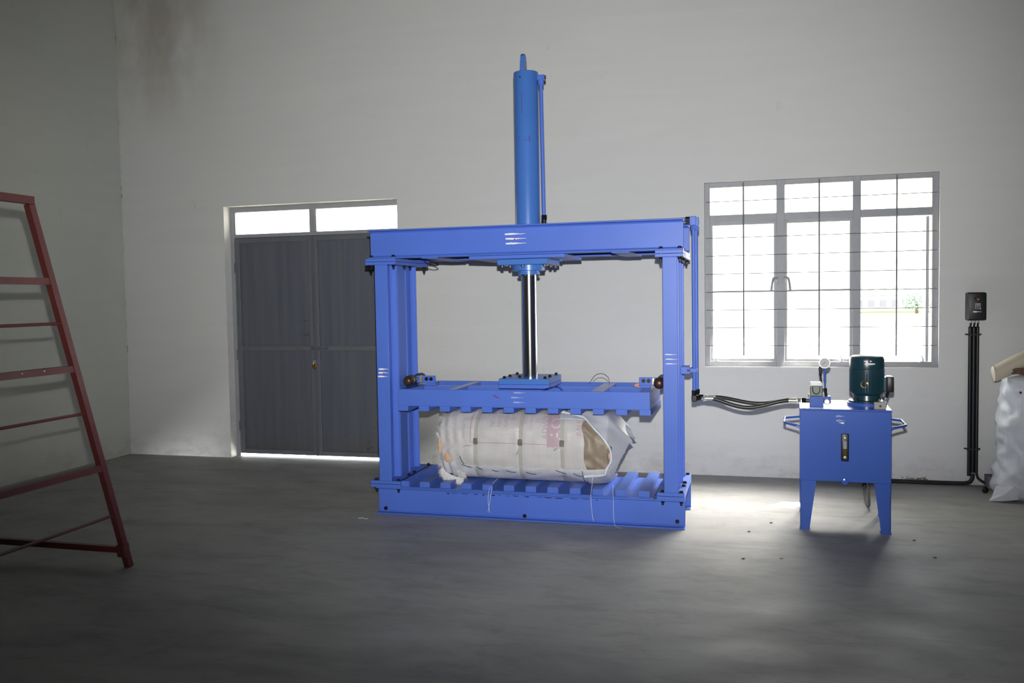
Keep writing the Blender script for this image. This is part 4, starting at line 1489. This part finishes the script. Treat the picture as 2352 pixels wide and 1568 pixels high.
# ------------------------------------------------------------------ starter box and conduits on the wall
st = thing('motor_starter', 'black motor starter box on wall right of the window', 'switch', (1.655, 0, 1.28))
obj('case', box(B(), 1.592, 1.722, -0.075, -0.0005, 1.284, 1.500, 0.010, 3), 'plastic', st)
obj('lid', box(B(), 1.598, 1.724, -0.092, -0.075, 1.288, 1.496, 0.008, 3), 'plastic', st)
bm = B()
lathe(bm, [(0.0, 0), (0.026, 0), (0.024, 0.003), (0.0, 0.003)], (0, 0, 0), (0, -1, 0), 24)
for v in bm.verts:
    v.co = Vector((1.664 + v.co.x, -0.092 + v.co.y, 1.452 + v.co.z * 0.6))
rec = obj('button_recess', bm, 'black_bolt', st)
obj('stop_button', cyl(B(), (1.655, -0.095, 1.452), (1.655, -0.101, 1.452), 0.009, n=14), 'red_led', rec, 'dark red stop button')
obj('start_button', cyl(B(), (1.674, -0.095, 1.452), (1.674, -0.101, 1.452), 0.008, n=14), 'plastic', rec)
obj('button_mark', box(B(), 1.659, 1.668, -0.0975, -0.095, 1.441, 1.447), 'lit_cap_and_mark', rec)
M['logo'] = simple('pale_print', (0.5, 0.52, 0.55), 0.4)
bm = B()
cx, cz, y = 1.663, 1.394, -0.0921


def ring_sq(bm, hx, hz, t, cz_):
    for (a, b, c, d) in ((-hx, hx, hz - t, hz), (-hx, hx, -hz, -hz + t), (-hx, -hx + t, -hz + t, hz - t), (hx - t, hx, -hz + t, hz - t)):
        box(bm, cx + a, cx + b, y - 0.0008, y, cz_ + c, cz_ + d)


ring_sq(bm, 0.019, 0.021, 0.0030, cz)
ring_sq(bm, 0.0095, 0.0085, 0.0040, cz + 0.004)
box(bm, cx - 0.014, cx + 0.014, y - 0.0008, y, cz + 0.0145, cz + 0.0165)
box(bm, cx - 0.012, cx + 0.012, y - 0.0008, y, cz - 0.0125, cz - 0.0105)
obj('logo', bm, M['logo'], st, 'pale nested square emblem')
obj('screw', cyl(B(), (1.681, -0.092, 1.372), (1.681, -0.095, 1.372), 0.004, n=10), 'steel', st)
blessing(st, 1.660, 1.351, -0.0922, 0.062, 0.02, 0.011, 61, True, 1)
for k, xx in enumerate((1.628, 1.653, 1.678)):
    g = obj('cable_gland', cyl(B(), (xx, -0.045, 1.264), (xx, -0.045, 1.285), 0.007, n=10), 'steel', st)
    obj('lead', tube(B(), smooth_path([(xx, -0.045, 1.268), (xx - 0.003, -0.04, 1.25), (1.626 + 0.026 * k, -0.026, 1.225)], 4), 0.0075, 8), 'rubber', st)
names = ('leftmost of three upright black conduits below the starter box', 'middle of three upright black conduits below the starter box', 'rightmost of three upright black conduits below the starter box')
for k in range(3):
    x = 1.626 + 0.026 * k
    pts = [(x, -0.022, 1.235), (x, -0.022, 0.10)]
    bm = B()
    if k == 0:
        pts = [(x, -0.022, 1.235), (x, -0.022, 0.075)]
    tube(bm, pts, 0.0128, 12)
    top('conduit', bm, 'plastic', names[k], 'conduit', 'black conduits under the starter', (x, -0.022, 0.04))
for z, lab in ((1.175, 'black strap clamp across the conduits near their top'), (0.285, 'black strap clamp across the conduits near the floor')):
    bm = B()
    box(bm, 1.606, 1.698, -0.039, -0.036, z - 0.006, z + 0.006, 0.001)
    for xa in (1.594, 1.694):
        box(bm, xa, xa + 0.016, -0.005, -0.0005, z - 0.006, z + 0.006, 0.001)
    for xa in (1.606, 1.694):
        box(bm, xa, xa + 0.004, -0.037, -0.004, z - 0.006, z + 0.006)
    top('conduit_clamp', bm, 'plastic', lab, 'clamp', 'conduit clamps', (1.65, -0.02, z))
top('floor_cable', tube(B(), smooth_path([(1.652, -0.03, 0.095), (1.645, -0.035, 0.05), (1.61, -0.04, 0.022), (1.5, -0.04, 0.017), (1.2, -0.04, 0.017), (1.0, -0.045, 0.017), (0.88, -0.10, 0.017), (0.84, -0.25, 0.017)], 8), 0.016, 10),
    'rubber', 'thick black cable along the wall foot from conduits to power pack', 'cable')
top('motor_cable', tube(B(), smooth_path([(0.84, -0.26, 0.016), (0.815, -0.5, 0.014), (0.79, -0.80, 0.015), (0.785, -1.00, 0.03), (0.77, -1.09, 0.16), (0.765, -1.11, 0.33), (0.80, -1.115, 0.6), (0.845, -1.2, 0.80), (0.838, -1.33, 0.835)], 8), 0.009, 10),
    simple('grey_cable', (0.10, 0.10, 0.10), 0.5), 'grey cable rising behind the right legs of the power pack', 'cable')
top('cable_tail', tube(B(), smooth_path([(1.678, -0.03, 0.10), (1.69, -0.035, 0.06), (1.73, -0.045, 0.03), (1.76, -0.05, 0.014)], 6), 0.010, 8), 'rubber', 'short black cable end beside the concrete block at conduit foot', 'cable')
bm = B()
rg = random.Random(4)
for k in range(46):
    c = Vector((1.22 + rg.uniform(-0.09, 0.11), -0.055 + rg.uniform(-0.02, 0.02), 0.031 + rg.uniform(0, 0.006)))
    d = Vector((rg.uniform(-1, 1), rg.uniform(-.5, .5), rg.uniform(-0.1, 0.6))).normalized() * rg.uniform(0.015, 0.04)
    tube(bm, [c, c + d * 0.5 + Vector((0, 0, 0.004)), c + d], 0.0016, 4)
o = top('dry_grass', bm, 'straw', 'tuft of dry straw lying over the floor cable by the wall', 'straw')
o['kind'] = 'stuff'

# ------------------------------------------------------------------ white sack at the right with a cream tube
sk = thing('white_sack', 'big white woven sack standing full at the right edge', 'sack', (2.02, -0.36, 0))


def sack_pt(t, h):
    """t angle, h height 0..1"""
    z = 0.86 * h
    prof = [(0.0, 0.80), (0.04, 0.95), (0.12, 1.0), (0.28, 0.955), (0.45, 0.925), (0.6, 0.915), (0.75, 0.90), (0.9, 0.86), (1.0, 0.80)]
    for (a, ra), (b, rb_) in zip(prof, prof[1:]):
        if a <= h <= b:
            r = ra + (rb_ - ra) * (h - a) / (b - a)
            break
    c, s = math.cos(t), math.sin(t)
    k = 2 / 2.6
    n = noise.noise(Vector((c * 1.4, s * 1.4, h * 4.0))) * 0.03 + noise.noise(Vector((c * 3, s * 3, h * 11))) * 0.02 + abs(noise.noise(Vector((c * 2.2 + h * 4, s * 2.2, h * 7 + c)))) * -0.035
    n += 0.004 * math.sin(h * 46 + 2.4 * c + 4 * noise.noise(Vector((c, s, h * 2)))) * (1 - 0.5 * h)
    rx, ry = 0.335 * r + n, 0.255 * r + n
    return Vector((2.045 + rx * math.copysign(abs(c) ** k, c), -0.36 + ry * math.copysign(abs(s) ** k, s), z + 0.02 * math.sin(2 * t + 1) * h * h))


bm = B()
NH, NA = 64, 72
g = [[bm.verts.new(sack_pt(2 * PI * j / NA, i / NH)) for j in range(NA)] for i in range(NH + 1)]
for i in range(NH):
    for j in range(NA):
        bm.faces.new((g[i][j], g[i][(j + 1) % NA], g[i + 1][(j + 1) % NA], g[i + 1][j]))
bm.faces.new(g[0][::-1])
cap = [bm.verts.new(v.co * 0.6 + Vector((2.045, -0.36, 0.86)) * 0.4 + Vector((0, 0, 0.03))) for v in g[-1]]
for j in range(NA):
    bm.faces.new((g[-1][j], g[-1][(j + 1) % NA], cap[(j + 1) % NA], cap[j]))
bm.faces.new(cap)
obj('sack_body', bm, 'sack_full', sk, None, 80)
bm = B()
ear = [(1.70, -0.50, 0.10), (1.665, -0.54, 0.03), (1.64, -0.565, 0.004), (1.72, -0.60, 0.012), (1.82, -0.615, 0.03), (1.80, -0.58, 0.12)]
A_ = [bm.verts.new(p) for p in ear]
c_ = bm.verts.new((1.74, -0.585, 0.06))
for i in range(len(ear)):
    bm.faces.new((A_[i], A_[(i + 1) % len(ear)], c_))
e_ = obj('sack_corner', bm, 'sack_white', sk, None, 0)
e_.modifiers.new('cloth', 'SOLIDIFY').thickness = 0.006
obj('rag_knot', lathe(B(), [(0, 0), (0.008, 0.002), (0.009, 0.008), (0.005, 0.014), (0, 0.016)], (1.826, -0.592, 0.79), (0, -1, 0), 12), M['red_line'], sk, 'small dark purple spot')
bm = B()
tube(bm, smooth_path([(1.690, -0.42, 0.905), (1.72, -0.42, 0.912), (1.80, -0.41, 0.955), (1.92, -0.40, 1.015), (2.10, -0.38, 1.06), (2.3, -0.36, 1.075)], 8),
     lambda t: 0.058 * min(1, 0.78 + t * 6) * (1 - 0.06 * math.sin(t * 9)), 24)
top('cream_tube', bm, 'cream_tube', 'thick cream coloured plastic tube resting across the top of the white sack', 'tube', None, (1.9, -0.4, 0.95))
bm = B()
bmesh.ops.create_icosphere(bm, subdivisions=3, radius=1)
for v in bm.verts:
    n = 1 + 0.35 * noise.noise(v.co * 2.3)
    v.co = Vector((2.03, -0.505, 0.93)) + Vector((v.co.x * 0.22, v.co.y * 0.055, v.co.z * 0.042)) * n
top('rag_bundle', bm, 'burlap', 'brown red rag bundle wedged between sack top and cream tube', 'rag', None, (2.03, -0.505, 0.88))
# hollow concrete block by the foot of the sack
bm = B()
bx0, bx1, by0, by1, bz = 1.735, 1.79, -0.15, -0.02, 0.095
box(bm, bx0, bx1, by0, by1, 0.070, bz, 0.003)
box(bm, bx0, bx0 + 0.012, by0, by1, 0.0, 0.070, 0.003)
box(bm, bx1 - 0.012, bx1, by0, by1, 0.0, 0.070, 0.003)
box(bm, bx0 + 0.012, bx1 - 0.012, by1 - 0.03, by1, 0.0, 0.070)
top('concrete_block', bm, 'block', 'small hollow concrete block by the wall between conduits and sack', 'block', None, (1.8, -0.09, 0))
for k, (x, y, s, lab) in enumerate(((1.700, -0.215, 0.020, 'dark rubble lump on floor before the concrete block, left one'), (1.685, -0.275, 0.022, 'dark rubble lump on floor touching the sack foot'))):
    bm = B()
    bmesh.ops.create_icosphere(bm, subdivisions=2, radius=s)
    for v in bm.verts:
        v.co = v.co * (1 + 0.4 * noise.noise(v.co * 40 + Vector((k, 0, 0)))) + Vector((x, y, s * 0.75))
    top('rubble', bm, 'black_bolt', lab, 'stone', None, (x, y, 0))

# ------------------------------------------------------------------ maroon steel stand at the left
lad = thing('ladder_stand', 'maroon steel ladder stand with sloping legs cut off by left edge', 'ladder', (-3.9, -4.3, 0))
LX = -3.456
YM = -4.42        # middle of the stand


def bar(bm, p, q, w, t, up):
    """flat/square bar from p to q, w along `up`, t across"""
    p, q, up = Vector(p), Vector(q), Vector(up)
    d = (q - p).normalized()
    s = d.cross(up).normalized()
    u = s.cross(d).normalized()
    vs = []
    for c in (p, q):
        for a, b in ((-1, -1), (1, -1), (1, 1), (-1, 1)):
            vs.append(bm.verts.new(c + u * a * w / 2 + s * b * t / 2))
    for f in ((3, 2, 1, 0), (4, 5, 6, 7), (0, 1, 5, 4), (1, 2, 6, 5), (2, 3, 7, 6), (3, 0, 4, 7)):
        bm.faces.new([vs[i] for i in f])
    return bm


def ly(z):      # y of the front stile's centre line at height z
    return -3.243 + (-3.862 + 3.243) * z / 2.035


def mir(y):
    return 2 * YM - y


def rx(z):      # x of the rear legs at height z
    return -5.0 + (1.12) * z / 2.035


for sgn in (0, 1):
    y0, y1 = ly(0.0), ly(2.02)
    if sgn:
        y0, y1 = mir(y0), mir(y1)
    obj('leg', bar(B(), (LX - 0.018, y0, 0.0), (LX - 0.018, y1, 2.02), 0.036, 0.036, (0, 1, 0)), 'maroon', lad)
    obj('leg', bar(B(), (rx(0), y0, 0.0), (rx(2.0), y1, 2.0), 0.036, 0.036, (0, 1, 0)), 'maroon', lad)
    yy = ly(0.108) if not sgn else mir(ly(0.108))
    obj('cross_bar', bar(B(), (LX - 0.03, yy, 0.108), (rx(0.108), yy, 0.108), 0.034, 0.03, (0, 0, 1)), 'maroon', lad)
    obj('joint_sleeve', bar(B(), (LX - 0.018, yy - (0.006 if not sgn else -0.006), 0.075), (LX - 0.018, yy - (0.016 if not sgn else -0.016), 0.145), 0.048, 0.048, (0, 1, 0)), 'maroon', lad)
for z in (1.637, 1.175, 0.61):
    y = ly(z)
    stp = obj('step', bar(B(), (LX - 0.029, y, z), (LX - 0.029, mir(y), z), 0.034, 0.05, (0, 0, 1)), 'maroon', lad)
    if z == 1.175:
        for yy in (y - 0.22, y - 0.36):
            obj('weld_spot', cyl(B(), (LX - 0.005, yy, z + 0.006), (LX - 0.003, yy, z + 0.006), 0.004, n=8), 'steel', stp)
for z in (1.418, 0.928, 0.325):
    y = ly(z)
    obj('tie_rod', cyl(B(), (LX - 0.018, y, z), (LX - 0.018, mir(y), z), 0.0085, n=10), 'maroon', lad)
bm = B()
y = ly(2.03) + 0.018
box(bm, LX - 0.03, LX + 0.004, mir(y), y, 2.018, 2.058, 0.002)
box(bm, rx(2.03) - 0.03, rx(2.03), mir(y), y, 2.018, 2.058, 0.002)
box(bm, rx(2.03), LX - 0.03, mir(y), y, 2.046, 2.056)
obj('platform', bm, 'maroon', lad)

# ------------------------------------------------------------------ scraps on the floor
rs = random.Random(21)
scrap = [(-2.61, -1.95, 'white'), (-0.05, -2.35, 'dark'), (0.16, -2.3, 'dark'), (0.95, -1.75, 'dark'), (-0.02, -1.75, 'dark'), (0.12, -1.5, 'dark'), (1.0, -2.1, 'dark')]
where = ('white thread scrap on floor by the left end of press base', 'dark grit speck on floor before the gap between press and power pack', 'dark grit speck on floor just left of the front left pump leg',
         'dark grit speck on floor right of the power pack', 'dark grit speck in the bright floor patch nearer the press', 'dark grit speck in the bright floor patch nearer the power pack', 'dark grit speck on floor well in front of right pump leg')
for (x, y, kind), lab in zip(scrap, where):
    bm = B()
    if kind == 'white':
        tube(bm, smooth_path([(x - 0.03, y, 0.0025), (x, y + 0.01, 0.003), (x + 0.02, y - 0.008, 0.003), (x + 0.04, y + 0.006, 0.0025)], 4), 0.002, 5)
        top('thread_scrap', bm, 'thread', lab, 'scrap', None, (x, y, 0))
    else:
        bmesh.ops.create_icosphere(bm, subdivisions=1, radius=0.007)
        for v in bm.verts:
            v.co = Vector((v.co.x * 1.6, v.co.y, v.co.z * 0.5)) + Vector((x, y, 0.003))
        top('grit_speck', bm, 'black_bolt', lab, 'grit', None, (x, y, 0))

bpy.context.view_layer.update()
